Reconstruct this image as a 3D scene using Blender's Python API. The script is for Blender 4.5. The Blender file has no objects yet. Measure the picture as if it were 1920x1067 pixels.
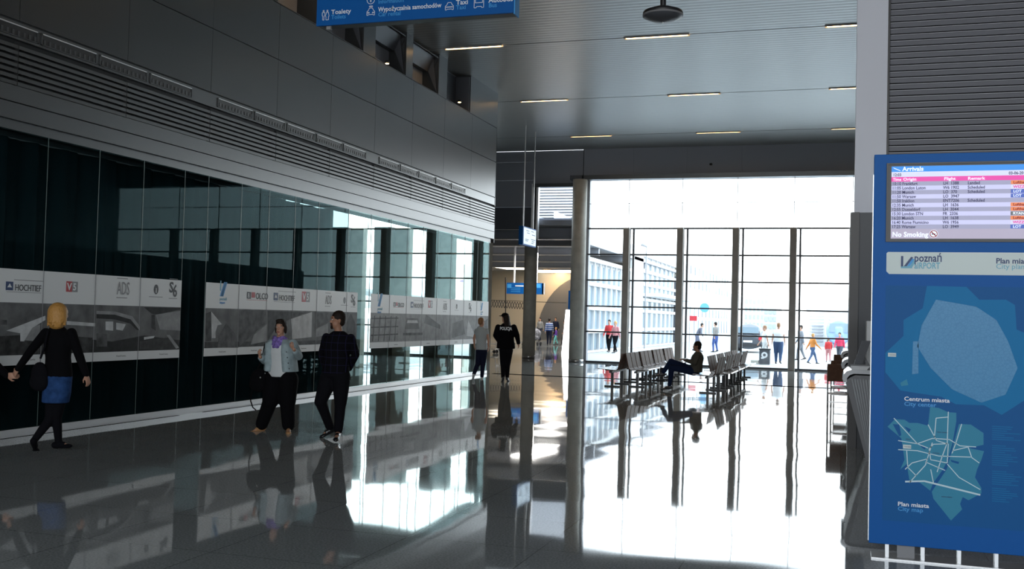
import bpy, math, random
from mathutils import Vector, Matrix
S = bpy.context.scene
C = S.collection
random.seed(4)
R = math.radians

# ------------------------------------------------------------------ camera, world, exposure
YAW, PITCH, ROLL, FPX, EYE = 0.311453367, 0.0320513920, 0.0261921721, 1931.44155, 1.7
cy_, sy_, cp_, sp_ = math.cos(YAW), math.sin(YAW), math.cos(PITCH), math.sin(PITCH)
FW = Vector((-sy_*cp_, cy_*cp_, sp_)); R0 = Vector((cy_, sy_, 0)); U0 = R0.cross(FW)
RT = math.cos(ROLL)*R0 + math.sin(ROLL)*U0
UP = -math.sin(ROLL)*R0 + math.cos(ROLL)*U0
cam_d = bpy.data.cameras.new('camera'); cam = bpy.data.objects.new('camera', cam_d); C.objects.link(cam)
cam_d.sensor_width = 36; cam_d.lens = FPX/1920*36; cam_d.clip_end = 1500
mt = Matrix((RT, UP, -FW)).transposed().to_4x4(); mt.translation = (0, 0, EYE)
cam.matrix_world = mt
S.camera = cam
S.view_settings.view_transform = 'Standard'; S.view_settings.look = 'None'
S.view_settings.gamma = 1; S.view_settings.use_curve_mapping = False
S.view_settings.exposure = 1.1
try:
    S.cycles.use_denoising = True; S.cycles.use_adaptive_sampling = False
    S.cycles.max_bounces = 10; S.cycles.diffuse_bounces = 5; S.cycles.glossy_bounces = 6
    S.cycles.transparent_max_bounces = 16; S.cycles.sample_clamp_indirect = 6
    S.cycles.caustics_reflective = False; S.cycles.caustics_refractive = False
except Exception: pass
SKY = 2.7
w = bpy.data.worlds.new('sky'); S.world = w; w.use_nodes = True
nt = w.node_tree; nt.nodes.clear()
bg = nt.nodes.new('ShaderNodeBackground'); ow = nt.nodes.new('ShaderNodeOutputWorld')
tc = nt.nodes.new('ShaderNodeTexCoord'); sx = nt.nodes.new('ShaderNodeSeparateXYZ'); cr = nt.nodes.new('ShaderNodeValToRGB')
nt.links.new(tc.outputs['Generated'], sx.inputs[0]); nt.links.new(sx.outputs['Z'], cr.inputs[0])
cr.color_ramp.elements[0].position = 0.0; cr.color_ramp.elements[0].color = (.97, .99, 1, 1)
cr.color_ramp.elements[1].position = 0.5; cr.color_ramp.elements[1].color = (.7, .85, 1, 1)
nt.links.new(cr.outputs[0], bg.inputs[0]); bg.inputs[1].default_value = SKY
nt.links.new(bg.outputs[0], ow.inputs[0])

def ray(px, py): return FW + RT*((px-960)/FPX) - UP*((py-533.5)/FPX)
def on(px, py, ax, v):
    d = ray(px, py); o = Vector((0, 0, EYE)); return o + d*((v-o[ax])/d[ax])
def atY(px, py, Y): return on(px, py, 1, Y)
def atX(px, py, X): return on(px, py, 0, X)
def atZ(px, py, Z): return on(px, py, 2, Z)

def portal(name, x0, x1, z0, z1, y, ry):
    l = bpy.data.lights.new(name, 'AREA'); l.shape = 'RECTANGLE'; l.size = x1-x0; l.size_y = z1-z0
    l.cycles.is_portal = True
    o = bpy.data.objects.new(name, l); C.objects.link(o); o.location = ((x0+x1)/2, y, (z0+z1)/2)
    o.rotation_euler = (R(-90) if ry < 0 else R(90), 0, 0)
portal('daylight_portal', -10.0, 9.5, 0, 7.25, 39.8, -1)
portal('daylight_portal', -30, -13.9, 0, 7.25, 39.8, -1)
portal('daylight_portal', -9.5, 11.5, .8, 8.0, -11.8, 1)

# ------------------------------------------------------------------ materials
MATS = {}
def mat(name, col, rough=.5, metal=0, spec=.5, emit=0, noise=0, nscale=8, bump=0, bscale=20, ecol=None, coat=0):
    if name in MATS: return MATS[name]
    m = bpy.data.materials.new(name); m.use_nodes = True; n = m.node_tree
    b = n.nodes['Principled BSDF']
    c = (*col, 1) if len(col) == 3 else col
    b.inputs['Base Color'].default_value = c; b.inputs['Roughness'].default_value = rough
    b.inputs['Metallic'].default_value = metal; b.inputs['Specular IOR Level'].default_value = spec
    if coat: b.inputs['Coat Weight'].default_value = coat
    tx = n.nodes.new('ShaderNodeTexCoord')
    if noise:
        t = n.nodes.new('ShaderNodeTexNoise'); t.inputs['Scale'].default_value = nscale; t.inputs['Detail'].default_value = 5
        n.links.new(tx.outputs['Object'], t.inputs['Vector'])
        r = n.nodes.new('ShaderNodeValToRGB'); r.color_ramp.elements[0].position = .3; r.color_ramp.elements[1].position = .7
        r.color_ramp.elements[0].color = tuple(max(0, x*(1-noise)) for x in c[:3]) + (1,)
        r.color_ramp.elements[1].color = tuple(min(1, x*(1+noise)) for x in c[:3]) + (1,)
        n.links.new(t.outputs['Fac'], r.inputs[0]); n.links.new(r.outputs[0], b.inputs['Base Color'])
    if bump:
        t = n.nodes.new('ShaderNodeTexNoise'); t.inputs['Scale'].default_value = bscale
        n.links.new(tx.outputs['Object'], t.inputs['Vector'])
        u = n.nodes.new('ShaderNodeBump'); u.inputs['Strength'].default_value = bump; u.inputs['Distance'].default_value = .02
        n.links.new(t.outputs['Fac'], u.inputs['Height']); n.links.new(u.outputs[0], b.inputs['Normal'])
    if emit:
        b.inputs['Emission Color'].default_value = (*(ecol or col), 1); b.inputs['Emission Strength'].default_value = emit
    MATS[name] = m; return m

def glass(name, ior, tint=(1, 1, 1)):
    m = bpy.data.materials.new(name); m.use_nodes = True; n = m.node_tree; n.nodes.clear()
    o = n.nodes.new('ShaderNodeOutputMaterial'); mx = n.nodes.new('ShaderNodeMixShader')
    t = n.nodes.new('ShaderNodeBsdfTransparent'); t.inputs[0].default_value = (*tint, 1)
    g = n.nodes.new('ShaderNodeBsdfGlossy'); g.inputs['Roughness'].default_value = 0.0; g.inputs['Color'].default_value = (.6, .84, .88, 1) if 'store' in name else (1, 1, 1, 1)
    mu = n.nodes.new('ShaderNodeMath'); mu.operation = 'MULTIPLY'; mu.use_clamp = True; mu.inputs[1].default_value = 1
    f = n.nodes.new('ShaderNodeFresnel'); ge = n.nodes.new('ShaderNodeNewGeometry')
    mr = n.nodes.new('ShaderNodeMapRange')
    mr.inputs['To Min'].default_value = ior; mr.inputs['To Max'].default_value = 1/ior
    n.links.new(ge.outputs['Backfacing'], mr.inputs['Value']); n.links.new(mr.outputs[0], f.inputs['IOR'])
    n.links.new(f.outputs[0], mu.inputs[0]); n.links.new(mu.outputs[0], mx.inputs[0]); n.links.new(t.outputs[0], mx.inputs[1]); n.links.new(g.outputs[0], mx.inputs[2])
    n.links.new(mx.outputs[0], o.inputs[0]); MATS[name] = m; return m
GL_SHOP = glass('storefront glass', 1.105, (.9, .97, .95))
GL_TINT = glass('tinted storefront glass', 1.105, (.38, .46, .47))
GL_WIN = glass('window glass', 1.15, (.98, 1, 1))

def floor_mat():
    m = bpy.data.materials.new('polished terrazzo'); m.use_nodes = True; n = m.node_tree; b = n.nodes['Principled BSDF']
    tx = n.nodes.new('ShaderNodeTexCoord')
    t = n.nodes.new('ShaderNodeTexNoise'); t.inputs['Scale'].default_value = 60; t.inputs['Detail'].default_value = 6
    n.links.new(tx.outputs['Object'], t.inputs['Vector'])
    r = n.nodes.new('ShaderNodeValToRGB'); r.color_ramp.elements[0].position = .35; r.color_ramp.elements[1].position = .65
    r.color_ramp.elements[0].color = (.28, .295, .29, 1); r.color_ramp.elements[1].color = (.48, .5, .495, 1)
    n.links.new(t.outputs['Fac'], r.inputs[0])
    br = n.nodes.new('ShaderNodeTexBrick'); br.offset = 0; br.inputs['Scale'].default_value = 1
    br.inputs['Brick Width'].default_value = 1.05; br.inputs['Row Height'].default_value = 1.05
    br.inputs['Mortar Size'].default_value = .004; br.inputs['Mortar Smooth'].default_value = 0
    br.inputs['Color1'].default_value = (1, 1, 1, 1); br.inputs['Color2'].default_value = (.93, .93, .93, 1); br.inputs['Mortar'].default_value = (.45, .45, .45, 1)
    n.links.new(tx.outputs['Object'], br.inputs['Vector'])
    mx = n.nodes.new('ShaderNodeMix'); mx.data_type = 'RGBA'; mx.blend_type = 'MULTIPLY'; mx.inputs[0].default_value = 1
    n.links.new(r.outputs[0], mx.inputs[6]); n.links.new(br.outputs[0], mx.inputs[7])
    n.links.new(mx.outputs[2], b.inputs['Base Color'])
    b.inputs['Roughness'].default_value = .035; b.inputs['IOR'].default_value = 1.62
    t2 = n.nodes.new('ShaderNodeTexNoise'); t2.inputs['Scale'].default_value = .55; t2.inputs['Detail'].default_value = 1
    n.links.new(tx.outputs['Object'], t2.inputs['Vector'])
    u = n.nodes.new('ShaderNodeBump'); u.inputs['Strength'].default_value = .4; u.inputs['Distance'].default_value = .016
    n.links.new(t2.outputs['Fac'], u.inputs['Height']); n.links.new(u.outputs[0], b.inputs['Normal'])
    return m
M_FLOOR = floor_mat()

def ceil_mat():
    m = bpy.data.materials.new('ribbed metal ceiling'); m.use_nodes = True; n = m.node_tree; b = n.nodes['Principled BSDF']
    b.inputs['Base Color'].default_value = (.345, .34, .325, 1); b.inputs['Roughness'].default_value = .34; b.inputs['Metallic'].default_value = .55
    tx = n.nodes.new('ShaderNodeTexCoord'); wv = n.nodes.new('ShaderNodeTexWave'); wv.bands_direction = 'Y'
    wv.inputs['Scale'].default_value = 1.6
    n.links.new(tx.outputs['Object'], wv.inputs['Vector'])
    u = n.nodes.new('ShaderNodeBump'); u.inputs['Strength'].default_value = .22; u.inputs['Distance'].default_value = .02
    n.links.new(wv.outputs['Fac'], u.inputs['Height']); n.links.new(u.outputs[0], b.inputs['Normal'])
    return m
M_CEIL = ceil_mat()

def vor_mat(name, c1, c2, scale, axis=None):
    m = bpy.data.materials.new(name); m.use_nodes = True; n = m.node_tree; b = n.nodes['Principled BSDF']
    tx = n.nodes.new('ShaderNodeTexCoord'); v = n.nodes.new('ShaderNodeTexVoronoi'); v.feature = 'DISTANCE_TO_EDGE'
    v.inputs['Scale'].default_value = scale; n.links.new(tx.outputs['Object'], v.inputs['Vector'])
    r = n.nodes.new('ShaderNodeValToRGB'); r.color_ramp.elements[0].position = .02; r.color_ramp.elements[1].position = .12
    r.color_ramp.elements[0].color = (*c1, 1); r.color_ramp.elements[1].color = (*c2, 1)
    n.links.new(v.outputs['Distance'], r.inputs[0]); n.links.new(r.outputs[0], b.inputs['Base Color']); b.inputs['Roughness'].default_value = .4
    MATS[name] = m; return m

M = dict(
 wall=mat('grey metal wall panel', (.064, .068, .071), .3, .5, noise=.04, nscale=.5),
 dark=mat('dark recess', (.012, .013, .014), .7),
 slat=mat('grey louvre slat', (.1, .105, .108), .3, .5),
 fascia=mat('light grey fascia', (.112, .118, .121), .3, .5),
 blackm=mat('black metal', (.02, .02, .022), .4),
 darkgrey=mat('dark grey paint', (.075, .08, .092), .45),
 bulk=mat('bulkhead panel', (.25, .26, .29), .5),
 white=mat('white paint', (.8, .8, .8), .4),
 poster=mat('white poster film', (.76, .78, .78), .45),
 curtain=mat('black curtain', (.14, .25, .28), .8, bump=.3, bscale=3),
 concrete=mat('raw concrete', (.5, .48, .42), .75, noise=.15, nscale=3),
 concdark=mat('grey concrete fin', (.42, .39, .35), .75, noise=.12, nscale=2),
 steel=mat('brushed steel', (.5, .5, .5), .3, .9),
 alu=mat('bright aluminium', (.75, .76, .77), .3, .4),
 blue=mat('airport blue', (.002, .1, .37), .5, spec=.2),
 blue2=mat('map field blue', (.003, .1, .31), .5, spec=.2),
 blue3=mat('map light blue', (.004, .18, .42), .5, spec=.2),
 blue4=mat('map pale blue', (.045, .26, .4), .5, spec=.2),
 road=mat('map road line', (.55, .72, .78), .4),
 txtw=mat('white lettering', (.85, .87, .9), .5),
 txtb=mat('light blue lettering', (.05, .33, .72), .5),
 txtn=mat('navy lettering', (.02, .05, .15), .5),
 txtk=mat('black lettering', (.02, .02, .025), .5),
 txtt=mat('turquoise lettering', (.15, .42, .55), .5),
 red=mat('logo red', (.45, .02, .03), .5),
 grey5=mat('logo grey', (.25, .25, .26), .5),
 brown=mat('brown wood laminate', (.13, .06, .032), .6, spec=.25, noise=.25, nscale=12),
 pan=mat('glossy seat laminate', (.2, .14, .1), .22, coat=.6),
 pier=mat('pale blue grey column cladding', (.78, .8, .88), .5),
 louv2=mat('dark grey louvre', (.15, .155, .18), .5), louvedge=mat('louvre edge', (.42, .43, .47), .4),
 matt=mat('matt black joint', (.004, .004, .004), .95, spec=0), strip=mat('map header strip', (.58, .66, .64), .4),
 skin=mat('skin', (.5, .27, .18), .55, noise=.06, nscale=20), skin2=mat('tanned skin', (.36, .18, .11), .55),
 eye=mat('eye white', (.7, .7, .68), .2), iris=mat('dark iris', (.02, .015, .01), .2), lip=mat('lips', (.36, .1, .08), .5),
 beige=mat('beige wall', (.36, .33, .28), .7), room=mat('light wall paint', (.62, .64, .66), .7), ground=mat('outdoor paving', (.42, .42, .41), .85, noise=.06, nscale=.6),
 facg=mat('facade glazing', (.17, .23, .27), .3, 0), facw=mat('white facade frame', (.65, .65, .65), .5),
)
M['voro'] = vor_mat('street block print', (.006, .19, .42), (.02, .225, .46), 42)

# ------------------------------------------------------------------ mesh building
def link(o, parent=None, label=None, cat=None, group=None, kind=None):
    C.objects.link(o)
    if parent: o.parent = parent
    tag(o, label, cat, group, kind); return o
def tag(o, label=None, cat=None, group=None, kind=None):
    if label: o['label'] = label
    if cat: o['category'] = cat
    if group: o['group'] = group
    if kind: o['kind'] = kind
    return o
def empty(name, loc, label, cat, group=None, rz=0):
    o = bpy.data.objects.new(name, None); o.location = loc; o.rotation_euler = (0, 0, rz); o.empty_display_size = .1
    return link(o, None, label, cat, group)

class MB:
    def __init__(s): s.v = []; s.f = []; s.m = []; s.mats = []; s.sm = []
    def mi(s, m):
        if m not in s.mats: s.mats.append(m)
        return s.mats.index(m)
    def add(s, vs, fs, m, smooth=False):
        k = len(s.v); s.v += [Vector(a) for a in vs]; i = s.mi(m)
        for f in fs: s.f.append([a+k for a in f]); s.m.append(i); s.sm.append(smooth)
    def box(s, x0, x1, y0, y1, z0, z1, m):
        x0, x1 = min(x0, x1), max(x0, x1); y0, y1 = min(y0, y1), max(y0, y1); z0, z1 = min(z0, z1), max(z0, z1)
        s.hexa([(x0,y0,z0),(x1,y0,z0),(x1,y1,z0),(x0,y1,z0),(x0,y0,z1),(x1,y0,z1),(x1,y1,z1),(x0,y1,z1)], m)
    def hexa(s, p, m): s.add(p, [(3,2,1,0),(4,5,6,7),(0,1,5,4),(1,2,6,5),(2,3,7,6),(3,0,4,7)], m)
    def prism(s, pts, d, m, smooth=False):
        n = len(pts); d = Vector(d); a = [Vector(p) for p in pts]
        nn = Vector((0,0,0))
        for i in range(n): nn += (a[i]-a[0]).cross(a[(i+1)%n]-a[0])
        if nn.dot(d) > 0: a.reverse()
        b = [p+d for p in a]
        s.add(a, [tuple(range(n))], m); s.add(b, [tuple(reversed(range(n)))], m)
        s.add(a+b, [((i+1)%n, i, i+n, (i+1)%n+n) for i in range(n)], m, smooth)
    def bar(s, p, q, wd, ht, m, up=(0,0,1)):
        p = Vector(p); q = Vector(q); d = (q-p).normalized(); u = Vector(up)
        if abs(d.dot(u)) > .97: u = Vector((1, 0, 0))
        r = d.cross(u).normalized(); u = r.cross(d)
        c = [-r*wd/2-u*ht/2, r*wd/2-u*ht/2, r*wd/2+u*ht/2, -r*wd/2+u*ht/2]
        s.add([p+a for a in c]+[q+a for a in c], [(0,1,2,3),(7,6,5,4),(1,0,4,5),(2,1,5,6),(3,2,6,7),(0,3,7,4)], m)
    def tube(s, path, r, m, n=10, caps=True):
        path = [Vector(p) for p in path]; rr = r if isinstance(r, (list, tuple)) else [r]*len(path); vs = []
        pu = None
        for i, p in enumerate(path):
            d = (path[min(i+1, len(path)-1)]-path[max(i-1, 0)]).normalized()
            u = pu if pu else (Vector((0,0,1)) if abs(d.z) < .9 else Vector((1,0,0)))
            a = d.cross(u).normalized(); u = a.cross(d).normalized(); pu = u
            for k in range(n):
                t = 2*math.pi*k/n; vs.append(p+(a*math.cos(t)+u*math.sin(t))*rr[i])
        fs = []
        for i in range(len(path)-1):
            for k in range(n): fs.append((i*n+k, (i+1)*n+k, (i+1)*n+(k+1)%n, i*n+(k+1)%n))
        s.add(vs, fs, m, True)
        if caps: s.add(vs[:n], [tuple(range(n))], m); s.add(vs[-n:], [tuple(reversed(range(n)))], m)
    def lathe(s, prof, c, m, n=32):
        c = Vector(c); vs = []
        for r, z in prof:
            for k in range(n): t = 2*math.pi*k/n; vs.append(c+Vector((r*math.cos(t), r*math.sin(t), z)))
        fs = [(i*n+k, i*n+(k+1)%n, (i+1)*n+(k+1)%n, (i+1)*n+k) for i in range(len(prof)-1) for k in range(n)]
        s.add(vs, fs, m, True)
    # closed solids for blended figures
    def cap(s, p, q, r1, r2, n=12, flat=1.0, side=None, m=None):
        p = Vector(p); q = Vector(q); d = q-p; L = d.length
        d = d/L if L > 1e-6 else Vector((0,0,1))
        a = (side.copy() if side else (Vector((1,0,0)) if abs(d.x) < .8 else Vector((0,1,0))))
        a = (a-d*a.dot(d)).normalized(); b = d.cross(a); rings = []
        for k in range(1, 4): t = math.pi/2*k/4; rings.append((p-d*r1*math.cos(t), r1*math.sin(t)))
        rings += [(p, r1), (q, r2)]
        for k in range(3, 0, -1): t = math.pi/2*k/4; rings.append((q+d*r2*math.cos(t), r2*math.sin(t)))
        vs = []
        for c, r in rings:
            for k in range(n): t = 2*math.pi*k/n; vs.append(c+a*math.cos(t)*r+b*math.sin(t)*r*flat)
        fs = [(i*n+k, i*n+(k+1)%n, (i+1)*n+(k+1)%n, (i+1)*n+k) for i in range(len(rings)-1) for k in range(n)]
        k0 = len(rings)*n
        fs.append(tuple(reversed(range(n)))); fs.append(tuple(range(k0-n, k0)))
        s.add(vs, fs, m or M['skin'], True)
    def ell(s, c, rad, ax=None, m=None, n=14):
        c = Vector(c); ax = ax or (Vector((1,0,0)), Vector((0,1,0)), Vector((0,0,1)))
        vs = []; h = n//2
        for i in range(1, h):
            ph = math.pi*i/h
            for k in range(n):
                t = 2*math.pi*k/n
                vs.append(c+ax[0]*rad[0]*math.sin(ph)*math.cos(t)+ax[1]*rad[1]*math.sin(ph)*math.sin(t)+ax[2]*rad[2]*math.cos(ph))
        top = len(vs); vs.append(c+ax[2]*rad[2]); vs.append(c-ax[2]*rad[2])
        fs = [(i*n+k, (i+1)*n+k, (i+1)*n+(k+1)%n, i*n+(k+1)%n) for i in range(h-2) for k in range(n)]
        fs += [(top, k, (k+1)%n) for k in range(n)] + [(top+1, (h-2)*n+(k+1)%n, (h-2)*n+k) for k in range(n)]
        s.add(vs, fs, m or M['skin'], True)
    def loft(s, rings, m=None, n=20):
        vs = []
        for c, a, b, ra, rb in rings:
            c = Vector(c)
            for k in range(n):
                t = 2*math.pi*k/n; vs.append(c+a*math.cos(t)*ra+b*math.sin(t)*rb)
        fs = [(i*n+k, i*n+(k+1)%n, (i+1)*n+(k+1)%n, (i+1)*n+k) for i in range(len(rings)-1) for k in range(n)]
        fs.append(tuple(reversed(range(n)))); fs.append(tuple(range((len(rings)-1)*n, len(rings)*n)))
        s.add(vs, fs, m or M['skin'], True)
    def text(s, body, size, mtx, m, align='LEFT', sx=1.0, bold=0.0):
        cu = bpy.data.curves.new('t', 'FONT'); cu.body = body; cu.size = size; cu.align_x = align; cu.extrude = .0015
        cu.offset = bold; cu.resolution_u = 2
        o = bpy.data.objects.new('t', cu); me = bpy.data.meshes.new_from_object(o)
        t = mtx @ Matrix.Scale(sx, 4, (1,0,0))
        s.add([t @ v.co for v in me.vertices], [tuple(p.vertices) for p in me.polygons], m)
        bpy.data.objects.remove(o); bpy.data.curves.remove(cu); bpy.data.meshes.remove(me)
    def mesh(s, name, off=(0,0,0)):
        me = bpy.data.meshes.new(name); off = Vector(off)
        me.from_pydata([v-off for v in s.v], [], s.f)
        for m in s.mats: me.materials.append(m)
        me.polygons.foreach_set('material_index', s.m); me.polygons.foreach_set('use_smooth', s.sm); me.update()
        return me
    def build(s, name, parent=None, label=None, cat=None, group=None, kind=None, bevel=0, orig=None):
        """part of PARENT (world coordinates given), or a thing of its own with its origin at ORIG"""
        off = parent.matrix_basis.translation if parent else (orig or (0, 0, 0))
        if parent:
            p = parent.parent
            while p: off = off + p.matrix_basis.translation; p = p.parent
        o = bpy.data.objects.new(name, s.mesh(name, off))
        if not parent: o.location = off
        if bevel:
            b = o.modifiers.new('edge', 'BEVEL'); b.width = bevel; b.segments = 2; b.limit_method = 'ANGLE'
        return link(o, parent, label, cat, group, kind)
    def blend(s, name, parent, voxel, mt, label=None, smooth=3, vec=None):
        """fuse closed solids into one continuous surface"""
        o = s.build(name, None); 
        r = o.modifiers.new('r', 'REMESH'); r.mode = 'VOXEL'; r.voxel_size = voxel; r.use_smooth_shade = True
        q = o.modifiers.new('s', 'SMOOTH'); q.iterations = smooth; q.factor = .6
        me = bpy.data.meshes.new_from_object(o.evaluated_get(bpy.context.evaluated_depsgraph_get()))
        old = o.data; bpy.data.objects.remove(o); bpy.data.meshes.remove(old)
        me.materials.clear(); me.materials.append(mt); me.name = name
        off = Vector((0,0,0)); p = parent
        while p: off = off + p.matrix_basis.translation; p = p.parent
        for v in me.vertices: v.co -= off
        me.polygons.foreach_set('use_smooth', [True]*len(me.polygons))
        return link(bpy.data.objects.new(name, me), parent, label)

def copy_tree(o, parent=None):
    c = o.copy(); C.objects.link(c); c.parent = parent
    for ch in list(o.children): copy_tree(ch, c)
    return c
def struct(name, mb, bevel=0): return mb.build(name, kind='structure', bevel=bevel)
def TXZ(x, y, z): return Matrix.Translation((x, y, z)) @ Matrix.Rotation(R(90), 4, 'X')         # lettering facing -Y
def TYZ(x, y, z): return Matrix.Translation((x, y, z)) @ Matrix.Rotation(R(90), 4, 'Z') @ Matrix.Rotation(R(90), 4, 'X')  # facing +X
# ------------------------------------------------------------------ setting: floor, ceiling, walls
XL, XR, YB, YW, HC = -10.1, 12.0, -12.0, 40.0, 8.5
b = MB(); b.box(-30, XR, YB, YW, -.2, 0, M_FLOOR)
b.prism([(-13.9, YW, -.2), (-10, YW, -.2), (-12.4, 50, -.2), (-12.4, 80, -.2), (-29, 80, -.2)], (0, 0, .2), M_FLOOR)
struct('floor', b)
b = MB()
ys = [YB, 4.9, 11.3, 17.75, 24.2, 30.65, 36.95, YW]
for i in range(7): b.box(-30, XR, ys[i]+.025, ys[i+1]-.025, HC, HC+.1, M_CEIL)
b.box(-30, XR, YB, YW, HC+.12, HC+.3, M['dark']); struct('ceiling', b)
b = MB()
for y in (29.3,): b.box(-10.0, XR, y, y+.28, .0005, .004, M['matt'])
struct('trim_1', b)                                  # dark drainage strip across the floor
b = MB(); b.box(XR, XR+.3, YB, YW, 0, HC, M['room']); struct('wall_right', b)
b = MB(); WX = [(-9.5, -6), (-5.5, -2), (-1.5, 2), (2.5, 6), (6.5, 11.5)]  # unseen openings behind the camera, enlarged to let in fill light
b.box(-30, XR, YB-.3, YB, 0, .8, M['room']); b.box(-30, XR, YB-.3, YB, 8, HC, M['room']); b.box(-30, -9.5, YB-.3, YB, .8, 8, M['room']); b.box(11.5, XR, YB-.3, YB, .8, 8, M['room'])
for i in range(4): b.box(WX[i][1], WX[i+1][0], YB-.3, YB, .8, 8, M['room'])
struct('wall_back', b)

M['pedge'] = mat('green glass edge', (.13, .19, .18), .3); M['concshade'] = mat('concrete with painted shade', (.12, .115, .105), .75)  # second one is concrete with the pillars' shade put into its colour
# left wall: metal cassette panels above the storefront
bays = [-12+.0] + [8.4-2.1*k for k in range(9, -1, -1)] + [10.5+2.1*k for k in range(9)] + [29.5]
bays = sorted(set(round(v, 2) for v in bays))
niches = [(16.7, 18.2), (18.8, 20.3), (20.9, 22.6), (23.0, 24.7), (25.3, 27.1)]
g = .004
b = MB()
b.box(XL-.6, XL-.065, YB, 29.47, 3.95, 5.32, M['dark']); b.box(XL-.6, XL-.03, YB, 29.47, 5.32, 7.44, M['dark'])
for y0, y1 in zip(bays[:-1], bays[1:]):
    for z0, z1 in ((5.335, 6.39), (6.405, 7.43)): b.box(XL-.03, XL, y0+g, y1-g, z0, z1, M['wall'])
edges = [YB] + [v for n_ in niches for v in n_] + [29.5]
for i in range(0, len(edges), 2):
    y0, y1 = edges[i], edges[i+1]
    b.box(XL-1.2, XL-.03, y0, y1-.03 if y1 > 29 else y1, 7.44, HC, M['wall'])
    b.box(XL-.03, XL, y0, y1, 7.445, HC, M['wall'])
for y0, y1 in niches:
    b.box(XL-.55, XL-.46, y0, y1, 7.44, HC, M['bulk']); b.box(XL-.5, XL, y0, y1, 7.44, 7.455, M['wall'])
b.box(XL-.6, XL, 29.47, 29.5, 3.95, 7.44, M['wall'])
b.box(XL-.05, XL-.02, YB, 29.5, 5.315, 5.335, M['dark'])
struct('wall_left', b)
b = MB(); b.box(XL-.06, XL-.005, YB, 29.46, 5.09, 5.31, M['fascia']); struct('trim_2', b)
b = MB(); b.box(XL-.06, XL+.01, YB, 29.46, 4.285, 4.49, M['fascia']); b.box(XL-.06, XL+.01, YB, 29.46, 4.06, 4.27, M['fascia']); struct('trim_3', b)
b = MB(); b.box(XL-.1, XL-.05, YB, 29.3, 3.92, 4.06, M['fascia']); struct('trim_4', b)
b = MB()
for k in range(7):
    z = 4.535+.078*k
    b.hexa([(XL-.05, YB, z-.02), (XL+.005, YB, z-.035), (XL+.005, 29.45, z-.035), (XL-.05, 29.45, z-.02), (XL-.05, YB, z+.02), (XL+.005, YB, z+.012), (XL+.005, 29.45, z+.012), (XL-.05, 29.45, z+.02)], M['slat'])
grille = bpy.data.objects.new('trim_7', None); grille.location = (XL, 20, 4.5); link(grille, kind='structure')  # louvre grille set in the left wall
b.build('louvre_slat', grille, kind='structure')
b = MB()
for y in bays: b.box(XL-.055, XL+.008, y-.003, y+.003, 4.5, 5.06, M['dark'])
b.build('louvre_joint', grille, kind='structure')
ords = ['nearest', 'second', 'third', 'fourth', 'fifth', 'sixth', 'seventh', 'eighth', 'ninth', 'tenth', 'eleventh', 'twelfth', 'thirteenth', 'fourteenth', 'fifteenth']
vents = [(9.78, 10.83), (10.88, 11.94), (12.0, 13.05), (13.12, 14.18), (14.9, 15.98), (16.05, 17.1), (17.18, 18.25), (18.33, 19.42), (19.5, 20.58), (21.27, 22.36), (22.45, 23.5), (23.58, 24.62), (24.7, 25.74), (25.82, 26.88)]
for i, (y0, y1) in enumerate(vents):
    k = len(vents)-1-i
    o = empty('air_vent', (XL, (y0+y1)/2, 5.2), ('slim black slotted air vent above the louvre band, nearest the far wall corner' if k == 0 else 'slim black slotted air vent above the louvre band, %s back from the far wall corner' % ords[k]), 'vent', 'air vents along the left wall')
    b = MB(); b.box(XL-.006, XL+.012, y0, y1, 5.26, 5.275, M['alu']); b.box(XL-.006, XL+.012, y0, y1, 5.12, 5.132, M['slat']); b.box(XL-.006, XL+.012, y0, y0+.02, 5.12, 5.275, M['slat']); b.box(XL-.006, XL+.012, y1-.02, y1, 5.12, 5.275, M['slat']); b.build('frame', o)
    b = MB(); b.box(XL-.006, XL, y0+.02, y1-.02, 5.132, 5.26, M['blackm'])
    n = 11
    for q in range(n): yy = y0+.06+(y1-y0-.12)*q/(n-1); b.box(XL, XL+.008, yy-.012, yy+.02, 5.14, 5.2, M['slat'])
    b.build('grille', o)
nl = ['hidden behind the blue sign, nearest one', 'partly behind the blue hanging sign', 'next to the blue hanging sign with the lit lamp', 'second from the far corner', 'nearest the far wall corner']
for i, (y0, y1) in enumerate(niches):
    if i == 0: continue
    o = empty('smoke_vent_window', (XL-.5, (y0+y1)/2, 7.46), 'tilted open vent flap in a wall recess under the ceiling, ' + nl[i], 'vent window', 'vent flaps along the top of the left wall')
    if i < 4:
        f = y1-.02
        b = MB(); b.bar((XL-.03, f, 7.47), (XL-.03, f, 8.4), .025, .025, M['blackm']); b.bar((XL-.03, f, 8.38), (XL-.42, f, 8.38), .025, .025, M['blackm']); b.bar((XL-.03, f, 8.35), (XL-.2, f, 8.05), .02, .02, M['blackm']); b.bar((XL-.03, y0+.05, 8.4), (XL-.03, f, 8.4), .03, .03, M['blackm']); b.build('frame', o)
        b = MB(); b.prism([(XL-.03, f-.02, 7.47), (XL-.16, f-.02, 8.38), (XL-.44, f-.02, 8.38)], (0, .015, 0), M['darkgrey']); b.build('side_plate', o)
        b = MB(); b.hexa([(XL-.44, y0+.03, 8.05), (XL-.3, y0+.03, 8.05), (XL-.3, f-.03, 8.05), (XL-.44, f-.03, 8.05), (XL-.44, y0+.03, 8.4), (XL-.12, y0+.03, 8.42), (XL-.12, f-.03, 8.42), (XL-.44, f-.03, 8.4)], M['darkgrey']); b.build('flap', o)
        b = MB(); b.bar((XL-.29, y0+.05, 8.12), (XL-.29, f-.3, 8.12), .03, .03, M['alu']); b.build('rail', o)
    else:
        b = MB(); b.box(XL-.45, XL-.02, y1-.06, y1-.01, 7.46, 8.45, M['darkgrey']); b.box(XL-.45, XL-.43, y1-.7, y1-.06, 7.46, 8.45, M['darkgrey']); b.build('side_plate', o)
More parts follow.
